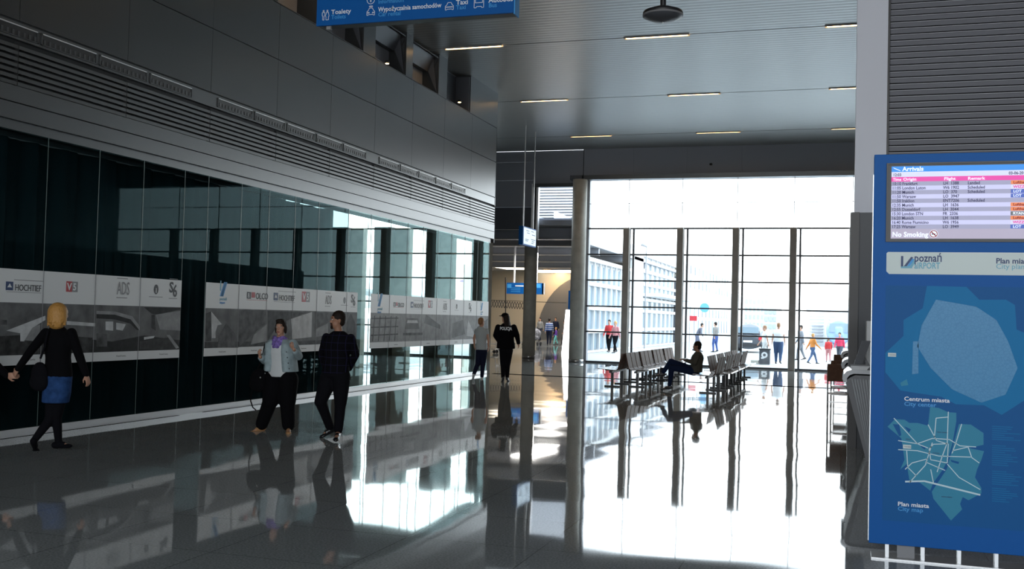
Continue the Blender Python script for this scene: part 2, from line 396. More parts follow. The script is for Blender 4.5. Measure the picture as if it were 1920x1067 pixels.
warm = mat('warm lamp glow', (1, .75, .35), emit=9, ecol=(1, .62, .25))
for (y, z, lb) in ((21.75, 7.52, 'small lit amber spot lamp in the wall recess beside the blue sign'), (26.5, 7.6, 'tiny lit spot lamp in the wall recess nearest the far corner')):
    o = empty('spot_lamp', (XL-.1, y, z), lb, 'lamp')
    b = MB(); b.lathe([(0, 0), (.05, 0), (.055, .05), (.02, .07), (0, .07)], (XL-.1, y, z+.02), M['blackm'], 12); b.build('housing', o)
    b = MB(); b.lathe([(0, -.012), (.04, -.008), (.045, .004), (0, .004)], (XL-.1, y, z+.018), warm, 12); b.build('bulb', o)
# storefront glazing
gj = [7.1, 8.1, 9.1, 10.1, 11.1, 12.1, 13.08, 14.1, 14.75, 15.75, 16.67, 17.62, 18.57, 19.88, 21.0, 22.07, 23.05, 24.03, 25.02, 26.0, 27.03, 28.1, 29.1]
gj = [-12, -8, -4, 0, 4] + gj
wn = 1
for y0, y1 in zip(gj[:-1], gj[1:]):
    b = MB(); b.box(XL-.022, XL-.01, y0+.006, y1-.006, .1, 3.93, GL_TINT if y1 < 19.9 else GL_SHOP); o = b.build('window_%d' % wn, kind='structure'); wn += 1
    b = MB(); b.box(XL-.024, XL-.008, y1-.004, y1+.004, .1, 3.93, M['pedge']); e = b.build('pane_edge', o)
b = MB(); b.box(XL-.12, XL+.0, YB, 29.15, 0, .1, M['alu']); struct('baseboard_left', b)
b = MB(); b.box(XL+.02, XL+.045, YB, 14.1, .0005, .003, M['matt']); b.box(XL+.02, XL+.045, 14.75, 29.3, .0005, .003, M['matt']); struct('trim_5', b)
# curtain behind the first half of the glass
b = MB(); n = 420; pts = []
for i in range(n+1):
    y = -11.9+31.7*i/n; pts.append((XL-.42+.05*math.sin(y*9+1.3*math.sin(y*1.7))+.03*math.sin(y*23), y))
top = [Vector((x, y, 3.9)) for x, y in pts]; bot = [Vector((x+.02*math.sin(y*5), y, .03)) for x, y in pts]
back = [Vector((x-.03, y, 3.9)) for x, y in pts]; backb = [Vector((x-.03, y, .03)) for x, y in pts]
k = n+1
b.add(bot+top+backb+back, [(i, i+1, i+1+k, i+k) for i in range(n)]+[(2*k+i+1, 2*k+i, 3*k+i, 3*k+i+1) for i in range(n)]+[(k+i, k+i+1, 3*k+i+1, 3*k+i) for i in range(n)]+[(i+1, i, 2*k+i, 2*k+i+1) for i in range(n)], M['curtain'], True)
b.build('curtain', None, 'long black pleated curtain hanging behind the dark storefront glass', 'curtain', orig=(XL-.42, 4, .03))
b = MB(); b.box(-30, XL-.6, 17.9, 18.1, 0, HC, M['dark']); struct('wall_inner', b)  # unseen dark partition, added to stop light leaking in
b = MB(); b.box(-30.2, -30, 18, YW, 0, HC, M['dark']); struct('wall_far_left', b)  # unseen dark side wall, added against light leaks as well
b = MB(); b.box(XL-.75, XL-.5, 19.9, 20.1, 0, 3.95, M['darkgrey']); b.build('steel_column', None, 'dark square steel column where the black curtain ends', 'column', orig=(XL-.6, 20, 0))

# window wall
ZT = [1.23, 2.24, 3.27, 4.29, 5.32, 6.32]
def window_bay(x0, x1, k):
    b = MB(); b.box(x0, x1, YW-.06, YW+.02, 0, .07, M['blackm'])
    for z in ZT[:5]: b.box(x0, x1, YW-.16, YW, z-.028, z+.028, M['blackm'])
    b.box(x0, x1, YW-.03, YW, ZT[5]-.01, ZT[5]+.01, M['fascia'])
    b.box(x0-.012, x0+.012, YW-.03, YW, 5.32, 7.25, M['fascia'])
    o = b.build('window_%d' % k, kind='structure')
    b = MB(); b.box(x0+.013, x1-.013, YW+.021, YW+.033, .07, 7.25, GL_WIN); b.build('pane', o)
xs = [-9.72, -8.1]+[-6+2.1*i for i in range(9)]
xs[-1] = 11.95
wn = 40
for x0, x1 in zip(xs[:-1], xs[1:]): window_bay(x0, x1, wn); wn += 1
x = -29.9
for x1 in [-28.0, -25.9, -23.8, -21.7, -19.4, -17.2, -15.1, -13.9]: window_bay(x, x1, wn); wn += 1; x = x1
fl = ['first from the round column', 'second from the round column', 'third from the round column', 'fourth from the round column', 'last before the pale pier']
for i, xc in enumerate([-8.1, -6.0, -3.9, -1.8, .3, 2.4, 4.5, 6.6, 8.7]):
    lb = 'grey concrete window post with steel rail, ' + fl[i] if i < 5 else 'grey concrete window post reflected in the left glass, %s beyond the pale pier' % ords[i-4]
    o = empty('concrete_post', (xc, YW-.3, 0), lb, 'post', 'concrete posts of the window wall')
    b = MB(); b.box(xc-.12, xc+.12, YW-.5, YW-.1, 0, 5.32, M['concdark']); b.build('fin', o, bevel=.01)
    b = MB(); b.box(xc+.21, xc+.28, YW-.2, YW-.07, 0, 5.32, M['darkgrey']); b.build('steel_rail', o)
    b = MB()
    for z in (4.29,): b.tube([(xc+.13, YW-.12, z), (xc+.34, YW-.09, z)], .035, M['blackm'], 8)
    b.build('bracket', o)
cl = ['widest, half hidden by the curtain end', 'with shade-coloured left side behind the third poster left end', 'middle one above the third poster', 'narrow one at the end of the glass']
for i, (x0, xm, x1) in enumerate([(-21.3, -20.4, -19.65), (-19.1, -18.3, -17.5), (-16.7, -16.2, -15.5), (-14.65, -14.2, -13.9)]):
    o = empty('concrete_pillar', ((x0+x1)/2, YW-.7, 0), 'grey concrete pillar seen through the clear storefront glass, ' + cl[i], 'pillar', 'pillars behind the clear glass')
    b = MB(); b.box(x0*.976, xm*.976, YW-1.0, YW-.2, 0, 5.32, M['concshade']); b.build('shaft', o)  # darker colour paints in the shaded front of the pillar
    b = MB(); b.box(xm*.976, x1*.984, YW-.6, YW-.2, 0, 5.3, M['concrete']); b.build('side_panel', o, 'concrete side coloured as lit')
# wall above the windows
b = MB()
for x0, x1 in ((-9.95, -7.94), (-7.92, -5.85), (-5.83, -3.76), (-3.74, -1.67), (-1.65, .42), (.44, 6), (6.02, XR)): b.box(x0, x1, YW-.12, YW, 7.44, HC, M['bulk'])
b.box(-9.95, XR, YW-.1, YW+.15, 7.25, HC, M['bulk']); b.box(-9.95, XR, YW-.35, YW-.12, 7.25, 7.43, M['fascia'])
b.box(-10.35, -9.7, YW-.02, YW+.25, 0, 7.25, M['bulk'])
b.box(-9.97, -9.95, YW-.13, YW, 7.25, HC, M['dark'])
for z0, z1 in ((5.3, 6.2), (6.22, 7.3), (7.32, 8.05), (8.07, HC)): b.box(-14.0, -12.05, YW, YW+.2, z0, z1, M['darkgrey'] if z1 < 7 else M['bulk'])
b.box(-12.05, -9.95, YW, YW+.2, 7.15, HC, M['bulk']); b.box(-30, -14.0, YW, YW+.2, 7.25, HC, M['bulk']); b.box(-14, -13.88, YW, YW+.2, 0, 8, M['darkgrey'])
b.box(-12.05, -10.3, YW-.15, YW, 7.0, 7.15, M['fascia']); b.box(-10.45, -9.9, YW-.35, YW, 7.25, 7.43, M['darkgrey'])
struct('wall_front', b)
b = MB(); b.box(-12.1, -12.0, YW-.12, YW+.1, 4.9, 7.15, M['white']); b.box(-11.9, -11.82, YW-.12, YW+.1, 4.9, 7.15, M['white']); b.box(-12.0, -11.9, YW-.05, YW+.1, 4.9, 7.15, M['blackm']); struct('trim_6', b)
def round_column(x, y, r, h, lb):
    o = empty('round_column', (x, y, 0), lb, 'column')
    b = MB(); b.lathe([(0, 0), (r, 0), (r, h), (0, h)], (x, y, 0), M['concrete'], 40); b.build('shaft', o)
    b = MB(); b.lathe([(r+.001, 0), (r+.006, 0), (r+.006, .12), (r+.001, .12)], (x, y, 0), M['steel'], 40); b.build('base_ring', o)
round_column(-10.03, 39.66, .29, 7.25, 'tall round concrete column at the left end of the window wall')
round_column(-12.63, 41.75, .27, 5.45, 'round concrete column behind the police officer in the hall opening')

# pale pier, louvred wall and dark low cladding on the right
b = MB(); b.box(.13, .545, 15.3, 15.9, 3.31, HC, M['pier']); b.box(.545, .575, 15.33, 15.9, 3.31, HC, M['blackm']); b.build('column_cladding', None, 'pale blue grey square column rising beside the blue info board', 'column', orig=(.33, 15.6, 3.31))
b = MB(); b.box(.08, .2, 15.25, 15.9, 0, 3.31, mat('taupe cladding', (.11, .105, .105), .45)); b.box(.2, .57, 15.3, 15.9, 0, 3.31, M['darkgrey']); b.build('dark_cladding', None, 'dark grey lower half of the square column behind the desks', 'column', orig=(.33, 15.6, 0))
b = MB(); b.box(.575, XR, 15.5, 15.7, 0, HC, M['dark'])
k = 0; z = .05
while z < HC-.1:
    b.hexa([(.58, 15.4, z), (XR, 15.4, z), (XR, 15.5, z+.02), (.58, 15.5, z+.02), (.58, 15.4, z+.07), (XR, 15.4, z+.07), (XR, 15.5, z+.083), (.58, 15.5, z+.083)], M['louv2'])
    b.box(.58, XR, 15.385, 15.4, z+.06, z+.07, M['louvedge']); z += .088
b.build('wall_louvre', kind='structure')
b = MB(); b.box(1.1, 1.3, 15.9, 38, 0, 3.4, M['darkgrey']); struct('wall_partition', b)

q = atY(1333, 308, 39.88); o = empty('motion_sensor', (q.x, 39.88, q.z), 'tiny dark sensor on the grey panel above the windows', 'sensor')
b = MB(); b.lathe([(0, -.05), (.05, -.04), (.06, .0), (.05, .04), (0, .05)], q, M['blackm'], 14); b.build('housing', o)
b = MB(); b.box(q.x-.02, q.x+.02, 39.86, 39.88, q.z-.05, q.z+.05, M['grey5']); b.build('bracket', o)
# ceiling light strips
strip = mat('warm fluorescent tube', (1, .8, .5), emit=11, ecol=(1, .62, .27))
rows = {17.75: 'row out of the frame', 24.2: 'nearest visible row', 30.65: 'middle row', 36.95: 'farthest row'}
cols = {-9.75: 'at the left wall', -5.1: 'in the middle', -.47: 'beside the pale pier', 4.15: 'beyond the pale pier'}
proto = None
for y, rn in rows.items():
    for x, cn in cols.items():
        if proto is None:
            o = empty('ceiling_light', (x, y, HC), '', 'light')
            b = MB(); b.box(x-.02, x+1.55, y-.062, y-.05, HC-.03, HC+.03, M['grey5']); b.box(x-.02, x+1.55, y+.05, y+.062, HC-.03, HC+.03, M['grey5']); b.build('housing', o)
            b = MB(); b.prism([(x, y, HC-.012), (x+.05, y-.048, HC-.012), (x+1.48, y-.048, HC-.012), (x+1.53, y, HC-.012), (x+1.48, y+.048, HC-.012), (x+.05, y+.048, HC-.012)], (0, 0, .012), strip); b.build('tube', o)
            proto = o
        else:
            o = copy_tree(proto); o.location = (x, y, HC)
        o['label'] = 'glowing warm ceiling light strip, %s, %s' % (rn, cn); o['group'] = 'ceiling light strips'
# pendant dome
p = atY(1243, 28, 14.0)
o = empty('pendant_speaker', (p.x, p.y, HC), 'round dark dome hanging on a rod from the ceiling', 'pendant')
r = .275
b = MB(); b.lathe([(0, .12), (.05, .115), (.12, .1), (r-.01, .045), (r, .03), (r, -.01), (r-.012, -.015)], p, M['blackm'], 48); b.build('shade', o)
b = MB(); b.lathe([(r-.01, -.012), (r-.015, -.03), (.16, -.075), (0, -.105)], p, M['darkgrey'], 48); b.lathe([(r-.012, -.0), (r+.004, -.0), (r+.004, -.02), (r-.012, -.022)], p, M['grey5'], 48); b.build('grille', o, 'dark mesh cone underside')
b = MB(); b.lathe([(0, -.115), (.012, -.112), (.014, -.1), (0, -.1)], p, M['white'], 12); b.build('indicator', o)
b = MB(); b.tube([p+Vector((0, 0, .1)), (p.x, p.y, HC)], .012, M['blackm'], 8); b.tube([p+Vector((0, 0, .1)), p+Vector((0, 0, .22))], .04, M['blackm'], 12); b.build('rod', o)

# ------------------------------------------------------------------ hall beyond the opening
b = MB()
b.prism([(-14.1, 40.2, 0), (-29.2, 80, 0), (-29.4, 80, 0), (-14.3, 40.2, 0)], (0, 0, 6), M['beige']); struct('wall_hall_left', b)
b = MB(); b.box(-30, -12.2, 80, 80.3, 0, 6, M['beige']); struct('wall_hall_back', b)
b = MB(); b.prism([(-10.2, 40.2, 0), (-12.3, 50, 0), (-12.1, 50, 0), (-10, 40.2, 0)], (0, 0, 5.5), M['bulk']); struct('wall_hall_right', b)
b = MB(); b.prism([(-14.3, 40.2, 5.5), (-10.2, 40.2, 5.5), (-12.3, 50, 5.5), (-12.3, 80.3, 5.5), (-29.4, 80.3, 5.5)], (0, 0, .2), M['bulk']); struct('ceiling_hall', b)
c0 = atY(1075, 560, 79)
b = MB(); pts = [(c0.x-3.2, 79.9, 0), (c0.x+8, 79.9, 0), (c0.x+8, 79.9, 5.2)]+[(c0.x+1.0-4.2*math.cos(t), 79.9, 5.2*math.sin(t)) for t in [R(a) for a in range(80, 0, -8)]]
b.prism(pts, (0, -.2, 0), M['darkgrey']); struct('wall_hall_arch', b)
bl = ['at the opening', 'second from the opening', 'third from the opening', 'fourth from the opening', 'farthest']
for i, y in enumerate((41.5, 47, 53.5, 60, 67)):
    o = empty('ceiling_beam', (-18, y, 5.2), 'grey steel ceiling beam in the hall behind the opening, '+bl[i], 'beam', 'ceiling beams of the hall')
    x0 = -14.3-(y-40.2)*.38
    b = MB(); b.box(x0+.2, -12.4 if y > 50 else -10.3-(y-40)*.22, y-.12, y+.12, 5.05 if i == 0 else 5.15, 5.48, M['bulk']); b.build('web', o)
    b = MB(); zz = 5.0 if i == 0 else 5.12; b.box(x0+.2, -12.4 if y > 50 else -10.3-(y-40)*.22, y-.16, y+.16, zz, zz+.05, M['steel']); b.build('flange', o)
hl = mat('warm panel light', (1, .85, .6), emit=2, ecol=(1, .9, .72))
for i, (px, py, ln) in enumerate(((962, 503, 'left of the round column'), (1022, 514, 'right of the round column'), (1056, 524, 'beside the tall column'))):
    c = atZ(px, py, 5.4)
    c.y = min(c.y, 78); c = atY(px, py, c.y); c.z = 5.42
    o = empty('ceiling_panel_light', c, 'warm ceiling panel light at the back of the hall, '+ln, 'light', 'panel lights of the hall')
    b = MB(); b.box(c.x-1.1, c.x+1.1, c.y-1.9, c.y+1.9, c.z-.03, c.z, hl); b.build('diffuser', o)
    b = MB(); b.box(c.x-1.15, c.x+1.15, c.y-1.95, c.y+1.95, c.z, c.z+.08, M['bulk']); b.build('housing', o)
for y, pw, xx in ((50, 160, -14.6), (62, 220, -17), (72, 200, -20)):  # added lights without fixtures, replacing daylight that the opaque facade blocks
    l = bpy.data.lights.new('hall_fill_light', 'AREA'); l.shape = 'RECTANGLE'; l.size = 1.2; l.size_y = 5; l.energy = pw; l.color = (1, .97, .92)
    lo = bpy.data.objects.new('hall_fill_light', l); C.objects.link(lo); lo.location = (xx, y, 5.0)
# clerestory view: louvred upper storey and sloping roof edge
o = empty('upper_storey', (-11.5, 45, 5.7), 'white louvred upper wall seen through the small high window', 'building')
b = MB()
for k in range(22): b.box(-15.5, -11.75, 46.0, 46.1, 5.75+.13*k, 5.81+.13*k, M['white'])
b.box(-15.5, -11.75, 46.1, 46.15, 5.7, 8.7, M['grey5']); b.build('louvre', o)
b = MB(); b.prism([(-12.8, 45.8, 6.7), (-12.8, 45.8, 6.35), (-11.75, 45.8, 5.85), (-11.75, 45.8, 6.25)], (0, .1, 0), M['white']); b.build('edge_band', o)
b = MB(); b.prism([(-13.6, 45.7, 6.6), (-13.6, 45.7, 5.5), (-10.2, 45.7, 5.5), (-10.2, 45.7, 5.25+.0)], (0, .1, 0), M['bulk'])
b = MB(); b.hexa([(-14, 41, 5.75), (-10.5, 41, 5.75), (-11.6, 45.6, 5.75), (-14, 45.6, 5.75), (-14, 41, 5.85), (-10.5, 41, 5.85), (-11.6, 45.6, 5.95), (-14, 45.6, 6.5)], M['bulk']); b.build('roof', o)
# scissor lattice along the back
o = empty('lattice_rail', (-18, 60, 2.6), 'dark zigzag lattice rail hanging across the back of the hall', 'lattice')
b = MB(); p0, p1 = atY(922, 563, 58), atY(985, 567, 58); n = 13
for i in range(n):
    a = p0.lerp(p1, i/n); c = p0.lerp(p1, (i+1)/n); dz = Vector((0, 0, -.42))
    b.bar(a, c+dz, .03, .03, M['blackm']); b.bar(a+dz, c, .03, .03, M['blackm'])
b.build('scissor_bar', o)
b = MB(); b.bar(p0+Vector((-1, 0, .02)), p1+Vector((2.5, 0, .02)), .03, .03, M['blackm']); b.bar(atY(948, 520, 58), atY(948, 640, 58), .05, .05, M['blackm']); b.build('rail', o)

# hanging blue sign in the hall
p0, p1 = atY(950, 530, 50), atY(1019, 552, 50)
o = empty('hanging_sign', ((p0.x+p1.x)/2, 50, p1.z), 'blue hanging direction sign in the hall behind the round column', 'sign')
b = MB(); b.box(p0.x, p1.x, 50, 50.15, p1.z, p0.z, M['blue']); b.box(p1.x-.08, p1.x+.02, 50, 50.16, p1.z, p0.z, M['txtw']); b.build('panel', o)
b = MB()
for px in (964, 1006): q = atY(px, 540, 50.08); b.bar((q.x, 50.08, p0.z), (q.x, 50.08, 5.5), .07, .07, M['white'])
b.build('rod', o)
b = MB()
for (px, py, s_) in ((953, 534, .16), (1008, 534, .16)): q = atY(px, py, 50); b.box(q.x-.05, q.x+.17, 49.99, 50, q.z-.16, q.z+.04, M['txtb'])
q = atY(966, 536, 50); b.box(q.x, q.x+.45, 49.99, 50, q.z-.03, q.z+.03, M['txtw'])
for k in range(3): q = atY(958, 540+k*3.3, 50); b.box(q.x, q.x+.5, 49.99, 50, q.z-.015, q.z+.015, M['txtb'])
b.build('lettering', o)
# totem
p0, p1 = atY(1059, 580, 49), atY(1072, 580, 49)
o = empty('totem', ((p0.x+p1.x)/2, 49, 0), 'white standing totem with blue top half hidden by the tall column', 'totem')
gl = mat('backlit totem white', (.9, .9, .9), emit=2.2, ecol=(1, 1, 1))
b = MB(); b.hexa([(p0.x-.12, 49, 0), (p1.x, 49, 0), (p1.x, 49.15, 0), (p0.x-.12, 49.15, 0), (p0.x+.05, 49, 2.15), (p1.x, 49, 2.15), (p1.x, 49.15, 2.15), (p0.x+.05, 49.15, 2.15)], gl); b.build('panel', o)
q0, q1 = atY(1066, 545, 49), atY(1066, 578, 49)
b = MB(); b.box(q0.x, q0.x+.35, 49, 49.15, q1.z-.05, q0.z, M['blue']); b.build('sign_head', o)

# boxed sign hung beside the left wall end
o = empty('hanging_sign', (-10.78, 35.2, 4.4), 'small pale box sign hanging on two rods beyond the left wall end', 'sign')
za, zb = atX(983, 424, -10.7).z, atX(983, 459, -10.7).z
b = MB(); b.box(-10.86, -10.7, 34.35, 35.95, zb, za, M['blue']); b.build('case', o)
b = MB(); b.box(-10.7, -10.69, 34.42, 35.9, zb+.04, za-.04, mat('pale lit sign face', (.5, .68, .8), .4, emit=.25, ecol=(.6, .8, 1))); b.build('face', o)
b = MB()
for yy in (34.6, 35.8): b.tube([(-10.78, yy, za), (-10.78, yy, HC)], .022, M['steel'], 8)
b.build('rod', o)
b = MB()
for k, (y0, y1, z) in enumerate(((34.7, 35.05, .78), (34.8, 35.1, .66), (35.3, 35.6, .8), (35.4, 35.8, .62), (34.6, 35.0, .3), (34.62, 34.9, .22), (35.3, 35.8, .36), (35.4, 35.7, .26), (35.35, 35.6, .16))):
    b.box(-10.69, -10.684, y0, y1, zb+(za-zb)*z, zb+(za-zb)*z+.025, M['txtn'])
b.build('lettering', o)
# ------------------------------------------------------------------ posters on the storefront
XP = XL-.004
class Gly:
    """small logo shapes on the poster plane, drawn as thin raised film: u along +Y, v up"""
    def __init__(s, b): s.b = b
    def r(s, y, z, w_, h, m, lift=0): s.b.box(XP+.001, XP+.004+lift, y, y+w_, z, z+h, m)
    def poly(s, pts, m, lift=0): s.b.prism([(XP+.001, y, z) for y, z in pts], (.003+lift, 0, 0), m)
    def t(s, y, z, body, size, m, sx=1, bold=0): s.b.text(body, size, TYZ(XP+.004, y, z), m, sx=sx, bold=bold)
def logo(b, kind, y, z, k=1.0):
    g = Gly(b)
    if kind == 'H':
        g.r(y, z, .16*k, .15*k, M['txtn']); g.poly([(y+.03*k, z+.05*k), (y+.13*k, z+.05*k), (y+.08*k, z+.12*k)], M['poster'], .002); g.t(y+.2*k, z, 'HOCHTIEF', .16*k, M['txtk'], .8, .0)
        g.r(y+.18*k, z+.18*k, .68*k, .008, M['grey5']); g.r(y+.02*k, z-.03*k, .8*k, .006, M['grey5'])
    if kind == 'V':
        g.r(y, z, .13*k, .17*k, M['red']); g.r(y+.13*k, z, .13*k, .17*k, M['grey5']); g.t(y+.02*k, z+.03*k, 'V', .16*k, M['poster'], 1, .004); g.t(y+.15*k, z+.03*k, '5', .16*k, M['poster'], 1, .003)
    if kind == 'A':
        g.t(y, z, 'ADS', .26*k, M['grey5'], .55); g.r(y, z-.05*k, .22*k, .012, M['grey5']); g.r(y, z+.22*k, .22*k, .012, M['grey5'])
    if kind == 'D':
        c = (y+.1*k, z+.08*k); g.poly([(c[0]+.05*k*math.cos(t), c[1]+.07*k*math.sin(t)) for t in [R(a) for a in range(0, 360, 30)]], M['txtk']); g.r(c[0]-.008*k, c[1]-.05*k, .016*k, .07*k, M['poster'], .002); g.r(y-.05*k, z-.03*k, .3*k, .01, M['grey5'])
    if kind == 'S':
        g.t(y, z+.06*k, 'S', .2*k, M['txtk'], 1, .006); g.t(y+.08*k, z, '6', .24*k, M['txtk'], .8, .004); g.r(y, z-.03*k, .18*k, .01, M['grey5']); g.r(y, z+.24*k, .18*k, .008, M['grey5'])
    if kind == 'P':
        for q in range(3): g.poly([(y+.03*q*k, z+.1*k), (y+.05*k+.03*q*k, z+.1*k), (y+.16*k+.03*q*k, z+.36*k), (y+.12*k+.03*q*k, z+.36*k)], M['txtb'])
        g.poly([(y, z+.2*k), (y+.03*k, z+.2*k), (y+.03*k, z+.38*k), (y, z+.38*k)], M['txtt']); g.t(y, z+.03*k, 'poznań', .075*k, M['txtt']); g.t(y, z-.03*k, 'airport', .06*k, M['txtb'])
    if kind == 'B':
        g.r(y, z, .12*k, .11*k, M['txtk']); g.r(y+.14*k, z+.02*k, .1*k, .09*k, M['red']); g.t(y+.02*k, z+.02*k, 'B', .1*k, M['poster']); g.t(y+.26*k, z, 'OLCO', .15*k, M['txtk'], .9, .002); g.r(y, z-.02*k, .62*k, .006, M['red'])
gr = [mat('print tone %d' % i, (v, v*1.03, v*1.04), .5, spec=.12, noise=nz, nscale=nsc) for i, (v, nsc, nz) in enumerate([(.012, 9, .9), (.035, 7, .9), (.08, 7, .7), (.13, 4, .4), (.3, 6, .25), (.58, 6, .2)])]
def poster(y0, y1, label, logos, shapes, notes, light=False):
    o = empty('wall_poster', (XP, (y0+y1)/2, .91), label, 'poster', 'long posters on the storefront')
    b = MB(); b.box(XP-.004, XP+.001, y0, y1, .92, 2.155, M['poster']); b.build('film', o)
    b = MB(); b.box(XP+.001, XP+.003, y0, y1, 1.055, 1.725, gr[3 if not light else 4])
    for pts, t in shapes: b.prism([(XP+.003, y, z) for y, z in pts], (.0008*(1+t/3), 0, 0), gr[t])
    b.build('photo_print', o)
    for kd, y, z, k in logos: b = MB(); logo(b, kd, y, z, k); b.build('logo', o)
    b = MB()
    for y in notes: b.text('Poznań Ławica', .035, TYZ(XP+.001, y, .975), M['grey5'])
    b.build('caption', o)
    for y in gj:
        if y0+.1 < y < y1-.1: b = MB(); b.box(XP-.001, XP+.0065, y-.004, y+.004, .92, 2.155, M['grey5']); b.build('joint', o)
def PY(px, py): q = atX(px, py, XL); return (q.y, q.z)
s1 = [([(9, 1.05), (14.1, 1.05), (14.1, 1.2), (13.2, 1.28), (12.5, 1.2), (11.2, 1.3), (10.3, 1.25), (9, 1.3)], 0),
      ([(9, 1.25), (11.1, 1.32), (12.08, 1.26), (12.08, 1.055), (9, 1.055)], 1),
      ([PY(12, 620), PY(85, 592), PY(85, 600), PY(60, 615), PY(45, 640), PY(38, 640), PY(38, 625)], 5),
      ([PY(40, 617), PY(75, 609), PY(75, 640), PY(40, 638)], 4), ([(9, 1.6), (10.5, 1.5), (10.5, 1.44), (9, 1.5)], 2),
      ([PY(125, 602), PY(178, 606), PY(178, 612), PY(125, 609)], 5),
      ([PY(181, 588), PY(215, 589), PY(245, 597), PY(256, 607), PY(262, 620), PY(256, 618), PY(245, 607), PY(215, 599), PY(181, 597)], 0),
      ([PY(181, 583), PY(215, 584), PY(248, 593), PY(262, 612), PY(262, 620), PY(245, 599), PY(215, 590), PY(181, 589)], 4),
      ([PY(198, 603), PY(212, 603), PY(212, 620), PY(198, 619)], 5), ([PY(218, 605), PY(236, 608), PY(230, 620), PY(218, 618)], 5),
      ([PY(270, 576), PY(338, 577), PY(338, 581), PY(292, 590), PY(284, 588)], 0), ([PY(284, 590), PY(290, 590), PY(292, 620), PY(284, 615)], 1),
      ([PY(292, 590), PY(338, 583), PY(338, 620), PY(300, 618)], 4), ([PY(316, 594), PY(338, 592), PY(338, 612), PY(318, 608)], 1),
      ([PY(262, 640), PY(320, 632), PY(338, 655), PY(262, 655)], 1), ([PY(312, 628), PY(318, 628), PY(336, 652), PY(330, 654)], 4),
      ([PY(181, 625), PY(201, 627), PY(201, 650), PY(181, 650)], 2), ([PY(270, 632), PY(290, 630), PY(288, 634), PY(270, 637)], 5)]
poster(8.5, 14.1, 'long white storefront poster with construction photo, nearest, behind the blonde woman',
       [('H', *PY(11, 544), .74), ('V', *PY(124, 547), .85), ('A', *PY(219, 552), 1.05), ('D', *PY(284, 553), 1.1), ('S', *PY(317, 556), 1.15)], s1, [10.8, 12.6, 13.6])
s2 = [([(14.77, 1.055), (20.4, 1.055), (20.4, 1.16), (18, 1.13), (14.77, 1.16)], 1),
      ([PY(386, 588), PY(396, 584), PY(396, 640), PY(386, 640)], 1), ([PY(396, 584), PY(416, 608), PY(408, 610), PY(404, 622), PY(404, 634), PY(397, 634)], 5),
      ([PY(410, 630), PY(424, 606), PY(440, 625), PY(447, 652), PY(408, 652)], 2), ([PY(448, 582), PY(500, 582), PY(500, 605), PY(476, 625), PY(448, 650)], 2),
      ([PY(476, 628), PY(500, 608), PY(500, 640), PY(470, 646)], 4), ([PY(502, 583), PY(540, 584), PY(575, 586), PY(545, 598), PY(520, 610), PY(502, 640)], 1),
      ([PY(546, 598), PY(585, 585), PY(584, 632), PY(548, 636)], 5), ([PY(558, 600), PY(563, 600), PY(563, 633), PY(558, 633)], 3), ([PY(573, 600), PY(578, 600), PY(578, 631), PY(573, 631)], 3),
      ([PY(592, 586), PY(650, 588), PY(592, 616)], 2), ([PY(592, 618), PY(615, 606), PY(615, 628), PY(592, 632)], 4), ([PY(650, 605), PY(658, 588), PY(666, 605), PY(668, 640), PY(650, 640)], 1)]
poster(14.77, 20.4, 'long white storefront poster behind the woman and the man in black',
       [('P', *PY(412, 566), .95), ('B', *PY(463, 560), 1.1), ('H', *PY(513, 563), .95), ('V', *PY(566, 566), 1.2), ('A', *PY(610, 570), 1.0), ('D', *PY(642, 570), 1.0), ('S', *PY(658, 573), 1.2)], s2, [15.2, 16.2, 18.0, 19.0])
s3 = []
for k in range(5): y = 21.2+.3*k; s3.append(([(y, 1.08), (y+.04, 1.08), (y+.1, 1.66), (y+.06, 1.66)], 2))
for z in (1.2, 1.38, 1.58): s3.append(([(21.12, z), (22.6, z+.02), (22.6, z+.05), (21.12, z+.03)], 2))
s3 += [([(23.0, 1.35), (23.9, 1.35), (23.8, 1.62), (23.1, 1.62)], 3), ([(23.1, 1.5), (23.8, 1.5), (23.75, 1.57), (23.15, 1.57)], 5), ([(22.9, 1.2), (24.1, 1.2), (24.1, 1.26), (22.9, 1.26)], 2),
       ([(24.3, 1.72), (25.3, 1.45), (25.3, 1.35), (24.2, 1.5)], 3), ([(25.4, 1.2), (25.9, 1.2), (25.9, 1.6), (25.4, 1.6)], 4), ([(26.2, 1.1), (27.2, 1.2), (27.0, 1.6), (26.2, 1.5)], 3), ([(27.3, 1.15), (28.1, 1.1), (27.4, 1.6)], 5), ([(28.1, 1.15), (29.1, 1.15), (29.1, 1.65), (28.2, 1.4)], 2)]
poster(21.07, 29.15, 'long white storefront poster with pale photo, beside the two people walking away',
       [('P', *PY(708, 584), 1.15), ('B', *PY(738, 575), .95), ('H', *PY(770, 577), 1.0), ('V', *PY(803, 577), 1.1), ('A', *PY(831, 581), 1.0), ('D', *PY(854, 580), 1.0), ('S', *PY(879, 584), 1.2), ('P', *PY(901, 588), .9)], s3, [22.4, 24.4, 26.4], True)

